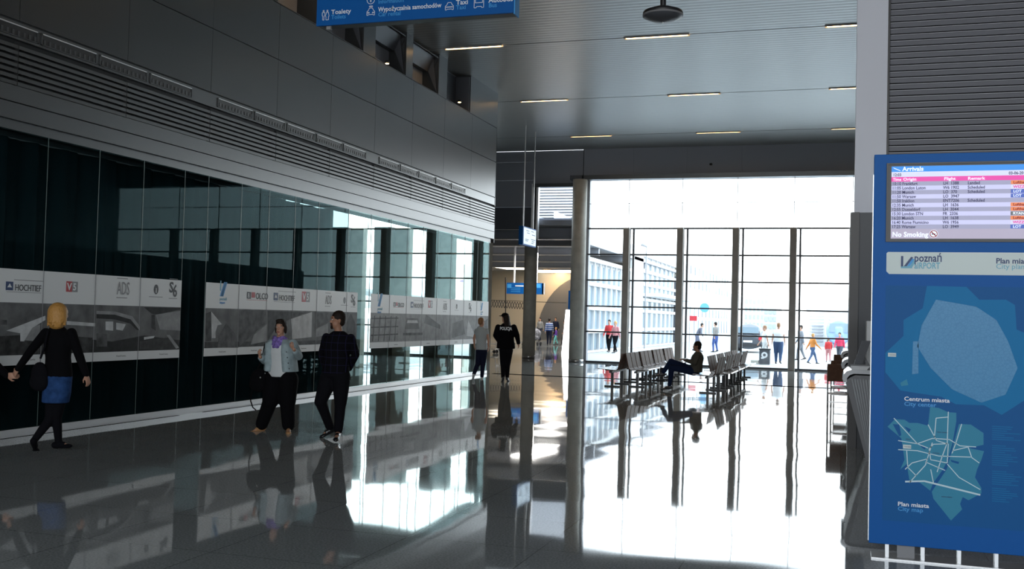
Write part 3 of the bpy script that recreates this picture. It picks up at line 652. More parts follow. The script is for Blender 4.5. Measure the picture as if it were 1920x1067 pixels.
# ------------------------------------------------------------------ overhead blue sign
YS = 11.0; a0 = atY(593, 50, YS); a1 = atY(962, 22.5, YS)
xl, xr, zb_ = a0.x, a1.x, (a0.z+a1.z)/2
o = empty('hanging_sign', ((xl+xr)/2, YS, zb_), 'large blue overhead direction sign with white pictograms at the top of the frame', 'sign')
b = MB(); b.box(xl, xr, YS, YS+.03, zb_, zb_+1.05, M['blue']); b.build('face', o)
b = MB(); b.box(xl+.05, xr+.0, YS+.03, YS+.17, zb_-.0, zb_+1.05, M['darkgrey']); b.box(xr, xr+.015, YS+.02, YS+.18, zb_-.01, zb_+1.05, M['txtb']); b.box(xl+.12, xl+.18, YS+.03, YS+.06, zb_-.04, zb_, M['steel']); b.build('case', o)
b = MB()
for x in (xl+.4, xr-.4): b.tube([(x, YS+.1, zb_+1.05), (x, YS+.1, HC)], .015, M['steel'], 8)
b.build('rod', o)
def SX(px, py): q = atY(px, py, YS); return q.x, q.z
yl = YS-.001
def st(px, py, body, size, m, b, sx=1): x, z = SX(px, py); b.text(body, size, TXZ(x, yl, z), m, sx=sx, bold=.001)
b = MB(); st(621, 27, 'Toalety', .078, M['txtw'], b, 1.1); st(709, 22, 'Wypożyczalnia samochodów', .078, M['txtw'], b, .87); st(855, 9, 'Taxi', .078, M['txtw'], b, 1.1); st(916, 5, 'Autobus', .078, M['txtw'], b, 1.1); st(709, -8, 'Informacja', .078, M['txtw'], b, 1.1); b.build('lettering', o)
b = MB(); st(621, 36, 'Toilets', .07, M['txtb'], b); st(709, 31, 'Car rental', .07, M['txtb'], b); st(855, 18, 'Taxi', .07, M['txtb'], b); st(916, 14, 'Bus', .07, M['txtb'], b); st(709, 7, 'Information', .07, M['txtb'], b); b.build('translation_lettering', o, 'light blue translated words')
b = MB()
def outline(pts, px, py, sc, wd=.006):
    x, z = SX(px, py)
    for p, q in zip(pts, pts[1:]+pts[:1]): b.bar((x+p[0]*sc, yl, z+p[1]*sc), (x+q[0]*sc, yl, z+q[1]*sc), .003, wd, M['txtw'], up=(1, 0, .001) if abs(p[0]-q[0]) < abs(p[1]-q[1]) else (0, 0, 1))
car = [(0, 0), (.15, 0), (.2, .08), (.8, .08), (.85, 0), (1, 0), (1, .45), (.85, .55), (.7, .85), (.3, .85), (.15, .55), (0, .45)]
outline(car, 688, 29, .1); outline([(.1, .35), (.3, .35), (.3, .25), (.1, .25)], 688, 29, .1); outline([(.7, .35), (.9, .35), (.9, .25), (.7, .25)], 688, 29, .1); outline([(.3, 1.0), (.7, 1.0), (.7, 1.1), (.3, 1.1)], 688, 29, .1)
outline(car, 835, 19, .1); outline([(.1, .35), (.9, .35), (.9, .3), (.1, .3)], 835, 19, .1)
outline([(0, 0), (.2, 0), (.25, .12), (.75, .12), (.8, 0), (1, 0), (1, 1.3), (.1, 1.3), (0, .9)], 889, 15, .115); outline([(.12, .5), (.88, .5), (.88, 1.1), (.12, 1.1)], 889, 15, .115)
man_ = [(.1, 0), (.1, .6), (0, .6), (0, 1.1), (.4, 1.1), (.4, .6), (.3, .6), (.3, 0)]
outline(man_, 604, 38, .085); outline([(.12, 1.2), (.28, 1.2), (.28, 1.4), (.12, 1.4)], 604, 38, .085); outline([(.6, 0), (.6, .5), (.5, .5), (.65, 1.1), (.95, 1.1), (1.1, .5), (1, .5), (1, 0)], 604, 38, .085); outline([(.72, 1.2), (.88, 1.2), (.88, 1.4), (.72, 1.4)], 604, 38, .085)
outline([(.5+.5*math.cos(t), .5+.5*math.sin(t)) for t in [R(a) for a in range(0, 360, 30)]], 688, 8, .1); outline([(.45, .25), (.55, .25), (.55, .6), (.45, .6)], 688, 8, .1)
b.build('pictogram', o)

# ------------------------------------------------------------------ blue information board
YI = 8.1
def BI(px, py): q = atY(px, py, YI); return q.x, q.z
x0, x1, z0, z1 = .205, 2.05, .11, 2.985
o = empty('information_board', (x0+.9, YI, 0), 'tall blue airport information board with arrivals screen and city maps', 'information board')
b = MB(); b.box(x0, x1, YI, YI+.14, z0, z1, M['blue']); b.build('body', o, bevel=.004)
b = MB(); b.box(x0-.006, x0-.0005, YI+.0, YI+.02, z0+.02, z1-.15, M['alu']); b.build('edge_strip', o, 'bright metal edge strip')
sx0, sx1, sz0, sz1 = .305, 1.42, 2.345, 2.905
b = MB(); b.box(sx0-.012, sx1+.012, YI-.004, YI, sz0-.012, sz1+.012, M['blackm'])
for q in ((sx0-.012, sx1+.012, sz1, sz1+.012), (sx0-.012, sx1+.012, sz0-.012, sz0), (sx0-.012, sx0, sz0, sz1), (sx1, sx1+.012, sz0, sz1)): b.box(q[0], q[1], YI-.012, YI, q[2], q[3], M['blackm'])
bez = b.build('screen_bezel', o)
def em(name, c, s=.3): return mat(name, c, .4, spec=.2, emit=s)
E_b, E_w, E_p, E_a, E_c, E_f = em('screen blue', (.05, .26, .72)), em('screen white', (.62, .64, .8)), em('screen pink', (.72, .08, .36)), em('screen lilac', (.55, .55, .78)), em('screen grey', (.33, .33, .46)), em('screen footer', (.4, .36, .46))
E_o, E_n, E_m, E_k = em('screen orange', (.75, .24, .1)), em('screen navy', (.08, .13, .42)), em('screen magenta', (.6, .04, .3)), em('screen text dark', (.035, .035, .09), .3)
E_t = em('screen text white', (.8, .85, .95))
fx0, fx1 = sx0+.022, sx1-.012; ft = sz1-.012; fb = sz0+.012; H_ = ft-fb
b = MB(); y_ = YI-.005
def row(f0, f1, m, xa=fx0, xb=fx1, lift=0): b.box(xa, xb, y_-lift, YI-.004, ft-H_*f1, ft-H_*f0, m)
row(0, .078, E_b); row(.078, .148, E_w); row(.148, .212, E_p)
rh = (.865-.212)/11
for i in range(11): row(.212+rh*i, .212+rh*(i+1), E_c if i % 2 == 0 else E_a)
row(.865, 1, E_f)
for i, c in enumerate((E_o, E_w, E_n, E_n, None, E_o, E_o, M['grey5'], E_o, E_w, E_n)):
    if c: row(.212+rh*(i+.08), .212+rh*(i+.95), c, fx0+.805, fx1-.14, .001)
b.build('display', bez)
b = MB(); tw = TXZ
def tl(xx, f, body, size, m, sx=.88, bold=.0005): b.text(body, size, TXZ(fx0+xx, y_-.0015, ft-H_*f), m, sx=sx, bold=bold)
tl(.075, .066, 'Arrivals', .044, E_t, 1.05, .0012); tl(.01, .2, 'Time', .028, E_t, 1.0); tl(.08, .2, 'Origin', .03, E_t, 1.2); tl(.36, .2, 'Flight', .03, E_t, 1.2); tl(.52, .2, 'Remark', .03, E_t, 1.2)
tl(.01, .975, 'No Smoking', .052, E_t, .95, .0012)
b.prism([(fx0+.01, y_, ft-.008), (fx0+.06, y_, ft-.03), (fx0+.062, y_, ft-.035), (fx0+.02, y_, ft-.018)], (0, -.0015, 0), E_t)
c = (fx0+.295, (ft-H_*.935)); n_ = 24
b.prism([(c[0]+.03*math.cos(2*math.pi*k/n_), y_, c[1]+.03*math.sin(2*math.pi*k/n_)) for k in range(n_)], (0, -.0012, 0), E_t)
b.prism([(c[0]+.027*math.cos(2*math.pi*k/n_), y_-.001, c[1]+.027*math.sin(2*math.pi*k/n_)) for k in range(n_)], (0, -.001, 0), M['red'])
b.prism([(c[0]+.021*math.cos(2*math.pi*k/n_), y_-.0018, c[1]+.021*math.sin(2*math.pi*k/n_)) for k in range(n_)], (0, -.001, 0), E_t)
b.bar((c[0]-.018, y_-.003, c[1]+.018), (c[0]+.018, y_-.003, c[1]-.018), .002, .007, M['red'], up=(1, 0, 1)); b.box(c[0]-.014, c[0]+.012, y_-.0035, y_-.0025, c[1]-.005, c[1]+.002, E_k)
b.build('screen_lettering', bez)
b = MB(); tl(.01, .137, '12:03', .03, E_k); tl(.79, .137, '03-06-2012', .03, E_k)
for i, (t, c, f, rm) in enumerate((('10:10', 'Frankfurt', 'LH  1388', 'Landed'), ('11:05', 'London Luton', 'W6 1902', 'Scheduled'), ('11:20', 'Munich', 'LO  370', 'Scheduled'), ('11:50', 'Warsaw', 'LO  3947', ''), ('11:50', 'Iraklion', 'ENT7206', 'Scheduled'), ('12:35', 'Munich', 'LH  1636', ''), ('12:55', 'Dusseldorf', 'LH  3044', ''), ('15:30', 'London STN', 'FR  2336', ''), ('16:20', 'Munich', 'LH  1638', ''), ('16:40', 'Rome Fiumicino', 'W6 1956', ''), ('17:25', 'Warsaw', 'LO  3949', ''))):
    f_ = .212+rh*(i+.84); tl(.005, f_, t, .032, E_k); tl(.075, f_, c, .032, E_k); tl(.355, f_, f, .032, E_k)
    if rm: tl(.52, f_, rm, .032, E_k)
b.build('flight_lettering', bez)
b = MB()
for i, (s_, m_) in enumerate((('Lufthansa', M['red']), ('WIZZ', E_m), ('LOT', E_t), ('LOT', E_t), ('', E_t), ('Lufthansa', M['red']), ('Lufthansa', M['red']), ('RYANAIR', E_t), ('Lufthansa', M['red']), ('WIZZ', E_m), ('LOT', E_t))):
    if s_: b.text(s_, .026, TXZ(fx0+.82, y_-.003, ft-H_*(.212+rh*(i+.8))), m_, sx=1.1, bold=.0006)
b.build('airline_lettering', bez)
# header strip under the screen
hx0 = .3; hz0, hz1 = 2.095, 2.258
pts = [(hx0+.02, hz0), (x1-.02, hz0), (x1-.02, hz1), (hx0+.01, hz1), (hx0, hz1-.01), (hx0, hz0+.02)]
b = MB(); b.prism([(x, YI, z) for x, z in pts], (0, -.004, 0), M['strip']); ts = b.build('title_strip', o)
b = MB(); yt = YI-.005; x, z = BI(1714, 490); b.text('poznań', .082, TXZ(x, yt, z-.002), M['txtn'], sx=.78, bold=.0015)
x, z = BI(1867, 494); b.text('Plan miasta', .055, TXZ(x, yt, z), M['txtn'], bold=.001); b.build('title_lettering', ts)
b = MB(); x, z = BI(1714, 503); b.text('aIRPORT', .064, TXZ(x, yt, z-.002), M['txtt'], sx=.72, bold=.0012); x, z = BI(1867, 504); b.text('City plan', .052, TXZ(x, yt, z), M['txtt'])
x, z = BI(1689, 503)
for k, (cc, d) in enumerate(((M['txtn'], 0), (M['txtb'], .022), (M['txtt'], .044))): b.prism([(x+.01+d, yt, z), (x+.03+d, yt, z), (x+.085+d*.4, yt, z+.08-d*.6), (x+.07+d*.4, yt, z+.085-d*.6)], (0, -.001, 0), cc)
b.prism([(x, yt, z), (x+.016, yt, z), (x+.016, yt, z+.09), (x, yt, z+.09)], (0, -.001, 0), M['txtn']); b.prism([(x, yt, z), (x+.08, yt, z), (x+.07, yt, z+.018), (x, yt, z+.012)], (0, -.0015, 0), M['txtt'])
b.build('airport_emblem', ts)
# map field
b = MB(); b.box(.298, x1, YI-.002, YI, .285, 2.01, M['blue2']); mf = b.build('map_field', o)
def poly_px(b, px, m, lift): b.prism([(*BI(u, v)[:1], YI-lift, BI(u, v)[1]) for u, v in px], (0, -.001, 0), m)
b = MB(); poly_px(b, [(1738, 536), (1812, 538), (1836, 562), (1886, 562), (1903, 572), (1906, 618), (1940, 632), (1945, 735), (1878, 778), (1845, 760), (1792, 758), (1765, 744), (1712, 736), (1688, 732), (1660, 698), (1660, 662), (1694, 630), (1694, 600), (1730, 578)], M['blue3'], .002); b.build('centre_map', mf)
b = MB(); poly_px(b, [(1755, 562), (1830, 575), (1868, 600), (1890, 640), (1908, 690), (1885, 740), (1840, 755), (1785, 730), (1745, 690), (1720, 650), (1728, 610)], M['voro'], .003)
poly_px(b, [(1712, 640), (1722, 640), (1722, 700), (1710, 702)], M['voro'], .003); poly_px(b, [(1688, 718), (1700, 711), (1703, 722), (1690, 724)], M['blue4'], .003); b.build('street_print', mf)
b = MB()
for pl, m_ in (([(1664, 800), (1678, 786), (1696, 787), (1705, 793), (1720, 793), (1740, 798), (1744, 763), (1760, 765), (1778, 773), (1793, 774), (1793, 790), (1786, 830), (1776, 865), (1768, 880), (1750, 905), (1744, 920), (1725, 905), (1705, 900), (1700, 870), (1688, 880), (1696, 862), (1690, 822)], M['blue4']),
              ([(1798, 795), (1820, 796), (1844, 812), (1844, 834), (1816, 840), (1845, 846), (1840, 862), (1832, 880), (1828, 895), (1840, 915), (1840, 925), (1816, 938), (1805, 932), (1800, 945), (1804, 955), (1783, 976), (1750, 935), (1747, 922), (1775, 880)], M['blue4'])): poly_px(b, pl, m_, .002)
for pl in ([(1674, 795), (1686, 796), (1690, 816), (1686, 818)], [(1695, 799), (1708, 805), (1704, 811)], [(1725, 832), (1736, 839), (1734, 843), (1727, 838)], [(1782, 862), (1798, 866), (1797, 870), (1784, 866)]): poly_px(b, pl, M['blue2'], .0035)
b.build('city_map', mf)
b = MB()
def road(px, wd=.006):
    q = [BI(u, v) for u, v in px]
    for p_, r_ in zip(q[:-1], q[1:]): b.bar((p_[0], YI-.004, p_[1]), (r_[0], YI-.004, r_[1]), .0016, wd, M['road'], up=(0, .0, 1) if abs(p_[0]-r_[0]) > abs(p_[1]-r_[1]) else (1, 0, 0))
road([(1697, 903), (1733, 902), (1838, 928)], .012)
for r_ in ([(1676, 784), (1720, 832), (1740, 840)], [(1684, 826), (1720, 832), (1748, 822), (1780, 824), (1800, 836), (1830, 838)], [(1684, 843), (1720, 845), (1760, 855), (1820, 857)], [(1697, 880), (1710, 868), (1740, 860)], [(1705, 905), (1735, 872), (1748, 830)], [(1740, 796), (1756, 826), (1775, 832)], [(1778, 772), (1776, 830), (1765, 860), (1757, 885)], [(1752, 820), (1755, 784), (1777, 782)], [(1803, 795), (1793, 828), (1785, 850)], [(1735, 866), (1772, 882)], [(1776, 870), (1798, 895), (1838, 918)], [(1786, 845), (1815, 838), (1822, 858), (1836, 868)], [(1700, 845), (1702, 876), (1718, 892)], [(1745, 880), (1750, 905)], [(1750, 833), (1778, 832), (1776, 868), (1745, 862), (1742, 842), (1750, 833)]): road(r_)
b.build('road_lines', mf)
b = MB()
for u, v in ((1665, 662), (1693, 834)):
    x, z = BI(u, v); b.box(x, x+.056, YI-.006, YI-.004, z-.026, z+.002, M['strip']); b.text('lotnisko', .014, TXZ(x+.01, YI-.0065, z-.016), M['txtn'])
b.build('map_tag', mf)
b = MB()
for (u, v, t, s_, m_) in ((1695, 751, 'Centrum miasta', .042, M['txtw']), (1683, 948, 'Plan miasta', .042, M['txtw']), (1695, 760.5, 'City center', .042, M['txtb']), (1683, 957, 'City map', .042, M['txtb'])):
    x, z = BI(u, v); b.text(t, s_, TXZ(x, YI-.003, z), m_, sx=1.13, bold=.0008)
for (u, v, t) in ((1757, 811, 'stare miasto'), (1765, 932, 'nowe miasto'), (1698, 824, 'jezyce'), (1748, 850, 'centrum')):
    x, z = BI(u, v); b.text(t, .014, TXZ(x, YI-.0045, z), M['txtn'])
b.build('map_lettering', mf)
b = MB(); random.seed(9)
for k in range(36):
    x, z = BI(1860, 800+4*k)
    if k not in (7, 8, 19, 20, 28): b.box(x, x+random.uniform(.08, .2), YI-.003, YI-.002, z, z+.005, M['blue3'])
b.build('index_list', mf)
b = MB()
for k in range(8):
    xx = x0+.13+.245*k; b.box(xx-.012, xx+.012, YI+.03, YI+.1, 0, z0, M['alu'])
b.build('foot_post', o)
b = MB(); b.box(x0+.02, x1, YI-.02, YI+.2, .0, .012, M['steel']); b.box(x0+.2, x0+.32, YI+.05, YI+.08, .012, z0, M['grey5']); b.build('base_plate', o)
# ------------------------------------------------------------------ beam seating
def make_bench():
    o = empty('beam_seat', (0, 0, 0), '', 'bench seat')
    b = MB(); b.box(-.04, .04, -.86, .86, .36, .41, M['blackm']); b.build('beam', o)
    for y in (-.62, .62):
        b = MB(); b.box(-.03, .03, y-.025, y+.025, .03, .37, M['blackm']); b.box(-.2, .2, y-.025, y+.025, 0, .03, M['blackm']); b.build('leg', o)
    for k in range(3):
        y = -.58+.58*k
        prof = [(.34, .455), (.32, .465), (.1, .452), (-.08, .44), (-.14, .446), (-.14, .432), (-.08, .425), (.1, .437), (.32, .449), (.34, .44)]
        b = MB(); b.prism([(x, y-.25, z) for x, z in prof], (0, .5, 0), M['pan']); b.build('seat', o)
        prof = [(-.14, .446), (-.18, .48), (-.265, .86), (-.282, .86), (-.2, .48), (-.155, .432), (-.14, .432)]
        b = MB(); b.prism([(x, y-.25, z) for x, z in prof], (0, .5, 0), M['brown']); b.build('backrest', o)
        b = MB(); b.box(-.05, .2, y-.02, y+.02, .405, .43, M['blackm']); b.build('bracket', o)
    return o
proto = None
nb = 0
spots = [(-5.05, 26.9, 1), (-5.05, 28.85, 1), (-5.05, 30.8, 1), (-5.05, 32.75, 1), (-5.56, 26.6, -1), (-5.56, 28.85, -1), (-5.56, 30.8, -1), (-5.56, 32.75, -1),
         (-2.98, 26.9, 1), (-2.98, 28.85, 1), (-2.98, 30.8, 1), (-2.98, 32.0+.75, 1), (-3.04, 25.8, -1), (-3.04, 27.9, -1), (-3.04, 30.0, -1), (-3.04, 32.1, -1)]
on_ = ['nearest', 'second', 'third', 'farthest']
for i, (x, y, s_) in enumerate(spots):
    o = make_bench() if proto is None else copy_tree(proto)
    proto = proto or o
    o.location = (x+.04*s_, y, 0); o.rotation_euler = (0, 0, 0 if s_ > 0 else math.pi)
    isl = 'left seat island' if x < -4 else 'right seat island'
    o['label'] = 'three-seat brown wooden bench, %s in the %s facing %s' % (on_[i % 4], isl, 'the desks' if s_ > 0 else 'the posters')
    if i == 12: o['label'] = 'three-seat brown wooden bench with the seated man on it'
    o['group'] = 'brown beam seats before the window wall'

# ------------------------------------------------------------------ information desks on the right
rib = mat('ribbed grey desk cladding', (.3, .31, .32), .45, .2); top_ = mat('glossy white desk top', (.75, .76, .78), .2, coat=.5)
def make_desk():
    o = empty('service_desk', (0, 0, 0), '', 'desk')
    prof = [(.06, 1.05), (.0, 1.0), (.27, .0), (1.0, .0), (1.0, 1.08), (.12, 1.08)]
    b = MB(); b.prism([(x, 0, z) for x, z in prof], (0, 1.3, 0), M['grey5']); b.build('body', o)
    b = MB()
    for k in range(9):
        t = k/9; xt = .07+.3*t; xb = .3+.14*t
        b.hexa([(xb, -.012, .03), (xb+.011, -.012, .03), (xb+.011, 0, .03), (xb, 0, .03), (xt, -.012, 1.03), (xt+.024, -.012, 1.03), (xt+.024, 0, 1.03), (xt, 0, 1.03)], rib)
    b.build('rib', o, kind='stuff')
    pr = [(-.02, .98), (-.035, 1.03), (-.02, 1.09), (.02, 1.13), (.08, 1.15), (1.02, 1.15), (1.02, 1.1), (.1, 1.1), (.05, 1.08), (.02, 1.04), (.02, .99)]
    b = MB(); b.prism([(x, -.03, z) for x, z in pr], (0, 1.36, 0), top_); b.build('counter_top', o)
    b = MB(); b.box(.42, .99, -.03, -.012, .0, .62, M['brown']); b.box(.42, .99, -.012, 0, .6, 1.06, M['blackm']); dr = b.build('end_door', o, 'brown wooden end door'); b = MB(); b.box(.46, .48, -.045, -.03, .42, .54, M['steel']); b.build('handle', dr)
    return o
d0 = make_desk(); d0.location = (.04, 13.85, 0); d0['label'] = 'ribbed grey service desk with glossy white top, nearest to the information board'
for y, x, t in ((18.4, .02, 'second behind the pale pier'), (24.5, .0, 'farthest along the partition')):
    d = copy_tree(d0); d.location = (x, y, 0); d['label'] = 'ribbed grey service desk with glossy white top, '+t
for d in [d0]+[]: d['group'] = 'service desks'
for o in list(C.objects):
    if o.name.startswith('service_desk'): o['group'] = 'service desks'
def monitor(x, y, lb):
    o = empty('monitor', (x, y, 1.15), lb, 'monitor')
    b = MB(); b.prism([(x-.11, y, 1.2), (x-.01, y, 1.2), (x+.1, y, 1.52), (x-.01, y, 1.52)], (0, .05, 0), M['darkgrey']); b.build('screen', o)
    b = MB(); b.box(x-.08, x+.16, y+.1, y+.3, 1.15, 1.165, M['grey5']); b.bar((x+.1, y+.2, 1.16), (x, y+.2, 1.34), .04, .03, M['grey5']); b.build('stand', o)
monitor(.25, 14.1, 'dark slanted monitor on the nearest desk beside the white box')
o = empty('printer', (.42, 14.7, 1.15), 'tall white box cabinet on the nearest desk beside the information board', 'cabinet')
b = MB(); b.box(.3, .5, 14.5, 14.9, 1.15, 1.78, M['white']); b.build('body', o, bevel=.01)
b = MB(); b.box(.44, .6, 14.45, 14.5, 1.15, 1.86, M['poster']); b.build('panel', o)
o = empty('cash_tray', (.22, 13.95, 1.15), 'small pale plastic tray on the nearest desk top', 'tray')
b = MB(); b.prism([(.12, 13.9, 1.15), (.3, 13.9, 1.15), (.34, 13.9, 1.2), (.1, 13.9, 1.2)], (0, .12, 0), M['white']); b.build('body', o)
b = MB(); b.box(.1, .34, 13.88, 14.04, 1.2, 1.215, M['grey5']); b.build('rim', o)
# visitor chairs: brown back, chrome sled frame
def chair(i, x, y, t):
    o = empty('visitor_chair', (x, y, 0), 'chrome framed chair with brown back at the desks, '+t, 'chair', 'chrome chairs at the desks')
    b = MB(); b.box(x-.2, x+.2, y-.02, y+.02, .68, 1.0, M['brown']); b.build('backrest', o, bevel=.01)
    b = MB(); b.box(x-.2, x+.22, y, y+.42, .44, .48, M['pan']); b.build('seat', o)
    b = MB()
    for s_ in (-.19, .19): b.tube([(x+s_, y, .95), (x+s_, y, .02), (x+s_, y+.45, .02), (x+s_, y+.45, .44), (x+s_, y+.02, .44)], .014, M['alu'], 8)
    b.bar((x-.19, y, .3), (x+.19, y, .3), .02, .02, M['alu']); b.build('frame', o)
for i, (x, y, t) in enumerate(((-.02, 22.0, 'nearest of the three'), (-.06, 19.9, 'tucked beside the second desk'), (.0, 26.6, 'farthest of the three'))): chair(i, x, y, t)

# ------------------------------------------------------------------ people
def vperp(a, b): return a.cross(b)
Zv = Vector((0, 0, 1))
def make_person(name, label, J, st, cat='person', group=None):
    """J: joint positions in the world. st: style"""
    s = st.get('s', 1.0); vox = st.get('vox', .012); f = Vector((*st['face'], 0)).normalized(); bf = Vector((*st.get('body', st['face']), 0)).normalized()
    feet = min(J['tL'].z, J['tR'].z); base = Vector((J['pel'].x, J['pel'].y, 0))
    o = empty(name, base, label, cat, group)
    sk = st.get('skin', M['skin'])
    ax = (J['sR']-J['sL']); ax.z = 0; ax.normalize(); fb = Zv.cross(ax)
    if fb.dot(bf) < 0: fb = -fb
    up = (J['neck']-J['pel']).normalized(); W = st.get('w', 1.0)*s
    def ring(t, wd, dp, fo=0): return (J['pel'].lerp(J['neck'], t)+fb*fo*s, ax, fb, wd*W, dp*W)
    hd = J['head']; hr = f.cross(Zv).normalized()
    # body
    b = MB()
    b.loft([ring(-.12, .08, .07), ring(-.05, .15, .11), ring(.1, .155, .11), ring(.35, .135, .1), ring(.65, .16, .115), ring(.82, .155, .1), ring(.91, .1, .07), ring(1.0, .055, .055)])
    b.cap(J['neck']-up*.03*s, hd-Zv*.05*s, .056*s, .052*s)
    b.ell(hd+Zv*.025*s-f*.008*s, (.074*s, .094*s, .098*s), (hr, f, Zv)); b.ell(hd-Zv*.05*s+f*.02*s, (.056*s, .066*s, .068*s), (hr, f, Zv))
    b.ell(hd+f*.09*s-Zv*.018*s, (.012*s, .02*s, .024*s), (hr, f, Zv), n=8); b.ell(hd+f*.078*s+Zv*.03*s, (.05*s, .016*s, .012*s), (hr, f, Zv), n=8)
    b.ell(hd+f*.075*s-Zv*.062*s, (.026*s, .014*s, .012*s), (hr, f, Zv), n=8); b.ell(hd+f*.062*s-Zv*.1*s, (.024*s, .02*s, .018*s), (hr, f, Zv), n=8)
    for q in (-1, 1): b.ell(hd+hr*q*.075*s-f*.01*s-Zv*.01*s, (.012*s, .02*s, .032*s), (hr, f, Zv), n=8)
    for q in 'LR':
        b.cap(J['s'+q], J['e'+q], .048*s, .038*s); b.cap(J['e'+q], J['w'+q], .039*s, .026*s)
        b.cap(J['hip'+q], J['k'+q], .082*W, .052*s); b.cap(J['k'+q], J['a'+q], .054*s, .036*s); b.cap(J['a'+q]-Zv*.01, J['t'+q], .036*s, .024*s)
        # hand: palm, four fingers, thumb
        wv = (J['w'+q]-J['e'+q]).normalized(); hv = st.get('hand'+q); hd_ = (Vector(hv).normalized() if hv else wv)
        pn = st.get('palm'+q); pn = Vector(pn).normalized() if pn else (ax if q == 'L' else -ax)
        pn = (pn-hd_*pn.dot(hd_)).normalized(); sd = hd_.cross(pn); wp = J['w'+q]
        b.ell(wp+hd_*.045*s, (.04*s, .052*s, .017*s), (sd, hd_, pn), n=12)
        curl = st.get('curl', .35)
        for k, (off, ln) in enumerate(((-.03, .062), (-.01, .072), (.011, .067), (.031, .052))):
            p0 = wp+hd_*.085*s+sd*off*s; p1 = p0+(hd_*math.cos(curl)+pn*math.sin(curl))*ln*.55*s; p2 = p1+(hd_*math.cos(curl*2.6)+pn*math.sin(curl*2.6))*ln*.5*s
            b.cap(p0-hd_*.02*s, p1, .0095*s, .0085*s, 8); b.cap(p1, p2, .0085*s, .007*s, 8)
        t0 = wp+hd_*.03*s-sd*.03*s; t1 = t0-sd*.03*s+hd_*.03*s+pn*.012*s; b.cap(t0, t1, .012*s, .01*s, 8); b.cap(t1, t1+hd_*.028*s+pn*.01*s, .01*s, .008*s, 8)
    body = b.blend('body', o, st.get('bvox', vox*.72), sk, 'skin of face, neck and hands', 2)
    if not st.get('back'):
        for q in (-1, 1):
            e = MB(); c = hd+hr*q*.032*s+f*.079*s+Zv*.008*s; e.ell(c, (.014*s, .009*s, .008*s), (hr, f, Zv), M['eye'], 10); ey = e.build('eye', o); e = MB(); e.ell(c+f*.005*s, (.006*s, .006*s, .0065*s), (hr, f, Zv), M['iris'], 8); e.build('iris', ey)
            e = MB(); e.cap(c+Zv*.022*s-hr*.018*s, c+Zv*.024*s+hr*.018*s, .005*s, .004*s, 8, m=st['hair']); e.build('eyebrow', o)
        e = MB(); c = hd+f*.086*s-Zv*.062*s; e.ell(c, (.024*s, .008*s, .009*s), (hr, f, Zv), M['lip'], 10); e.build('mouth', o)
    # hair
    h = MB(); kind = st.get('hairkind', 'short')
    if kind != 'none':
        h.ell(hd+Zv*.042*s-f*.018*s, (.083*s, .1*s, .094*s), (hr, f, Zv)); h.ell(hd-f*.05*s-Zv*.01*s, (.072*s, .06*s, .075*s), (hr, f, Zv))
    if kind == 'bob':
        h.ell(hd-f*.03*s+Zv*.02*s, (.115*s, .12*s, .13*s), (hr, f, Zv)); h.loft([(hd+Zv*.02*s-f*.03*s, hr, f, .115*s, .1*s), (hd-Zv*.07*s-f*.03*s, hr, f, .125*s, .1*s), (hd-Zv*.15*s-f*.04*s, hr, f, .1*s, .07*s), (hd-Zv*.18*s-f*.04*s, hr, f, .05*s, .04*s)])
    if kind == 'bob':
        for i in range(15):
            a = R(-105+15*i); dv = -f*math.cos(a)+hr*math.sin(a); p0 = hd-f*.02*s+dv*.1*s+Zv*.02*s
            h.cap(p0, p0+dv*.018*s-Zv*(.13+.03*math.sin(i*2.3))*s, .026*s, .008*s, 8)
    if kind == 'long':
        h.loft([(hd+Zv*.05*s-f*.04*s, hr, f, .09*s, .08*s), (hd-Zv*.08*s-f*.07*s, hr, f, .1*s, .06*s), (hd-Zv*.2*s-f*.1*s, hr, f, .12*s, .05*s), (hd-Zv*.27*s-f*.1*s, hr, f, .08*s, .03*s)])
    if kind == 'tied':
        for q in (-1, 1): h.ell(hd+hr*q*.072*s-Zv*.02*s-f*.015*s, (.022*s, .045*s, .07*s), (hr, f, Zv))
        h.ell(hd-f*.09*s-Zv*.03*s+hr*.06*s, (.05*s, .05*s, .09*s), (hr, f, Zv)); h.ell(hd+Zv*.1*s+f*.03*s, (.07*s, .06*s, .03*s), (hr, f, Zv))
    if kind != 'none': h.blend('hair', o, max(vox*.8, .009), st['hair'], None, 2)
    if st.get('beard'):
        e = MB(); e.ell(hd+f*.075*s-Zv*.098*s, (.026*s, .02*s, .026*s), (hr, f, Zv)); e.cap(hd+f*.09*s-Zv*.046*s-hr*.024*s, hd+f*.09*s-Zv*.046*s+hr*.024*s, .007*s, .007*s)
        for q in (-1, 1): e.cap(hd+f*.086*s-Zv*.05*s+hr*q*.028*s, hd+f*.078*s-Zv*.09*s+hr*q*.022*s, .007*s, .007*s)
        e.blend('beard', o, .006, st['hair'], None, 1)
    if st.get('cap_hat'):
        e = MB(); e.ell(hd+Zv*.075*s, (.09*s, .105*s, .065*s), (hr, f, Zv)); e.ell(hd+f*.13*s+Zv*.055*s, (.07*s, .07*s, .012*s), (hr, f, Zv)); e.blend('cap', o, .01, st['cap_hat'], None, 1)
    # trousers, skirt
    lg = st.get('legw', 1.0)
    if 'trousers' in st:
        b = MB(); b.loft([ring(-.16, .09, .08), ring(-.08, .165, .125), ring(.06, .17, .125), ring(.16, .155, .118)])
        for q in 'LR':
            kk, aa = J['k'+q], J['a'+q]; b.cap(J['hip'+q], kk, .108*W*(lg**.5), .076*s*lg); b.cap(kk, aa+(kk-aa).normalized()*st.get('cuff', .03)*s, .07*s*lg, st.get('cuffr', .052)*s)
        b.blend('trousers', o, vox, st['trousers'])
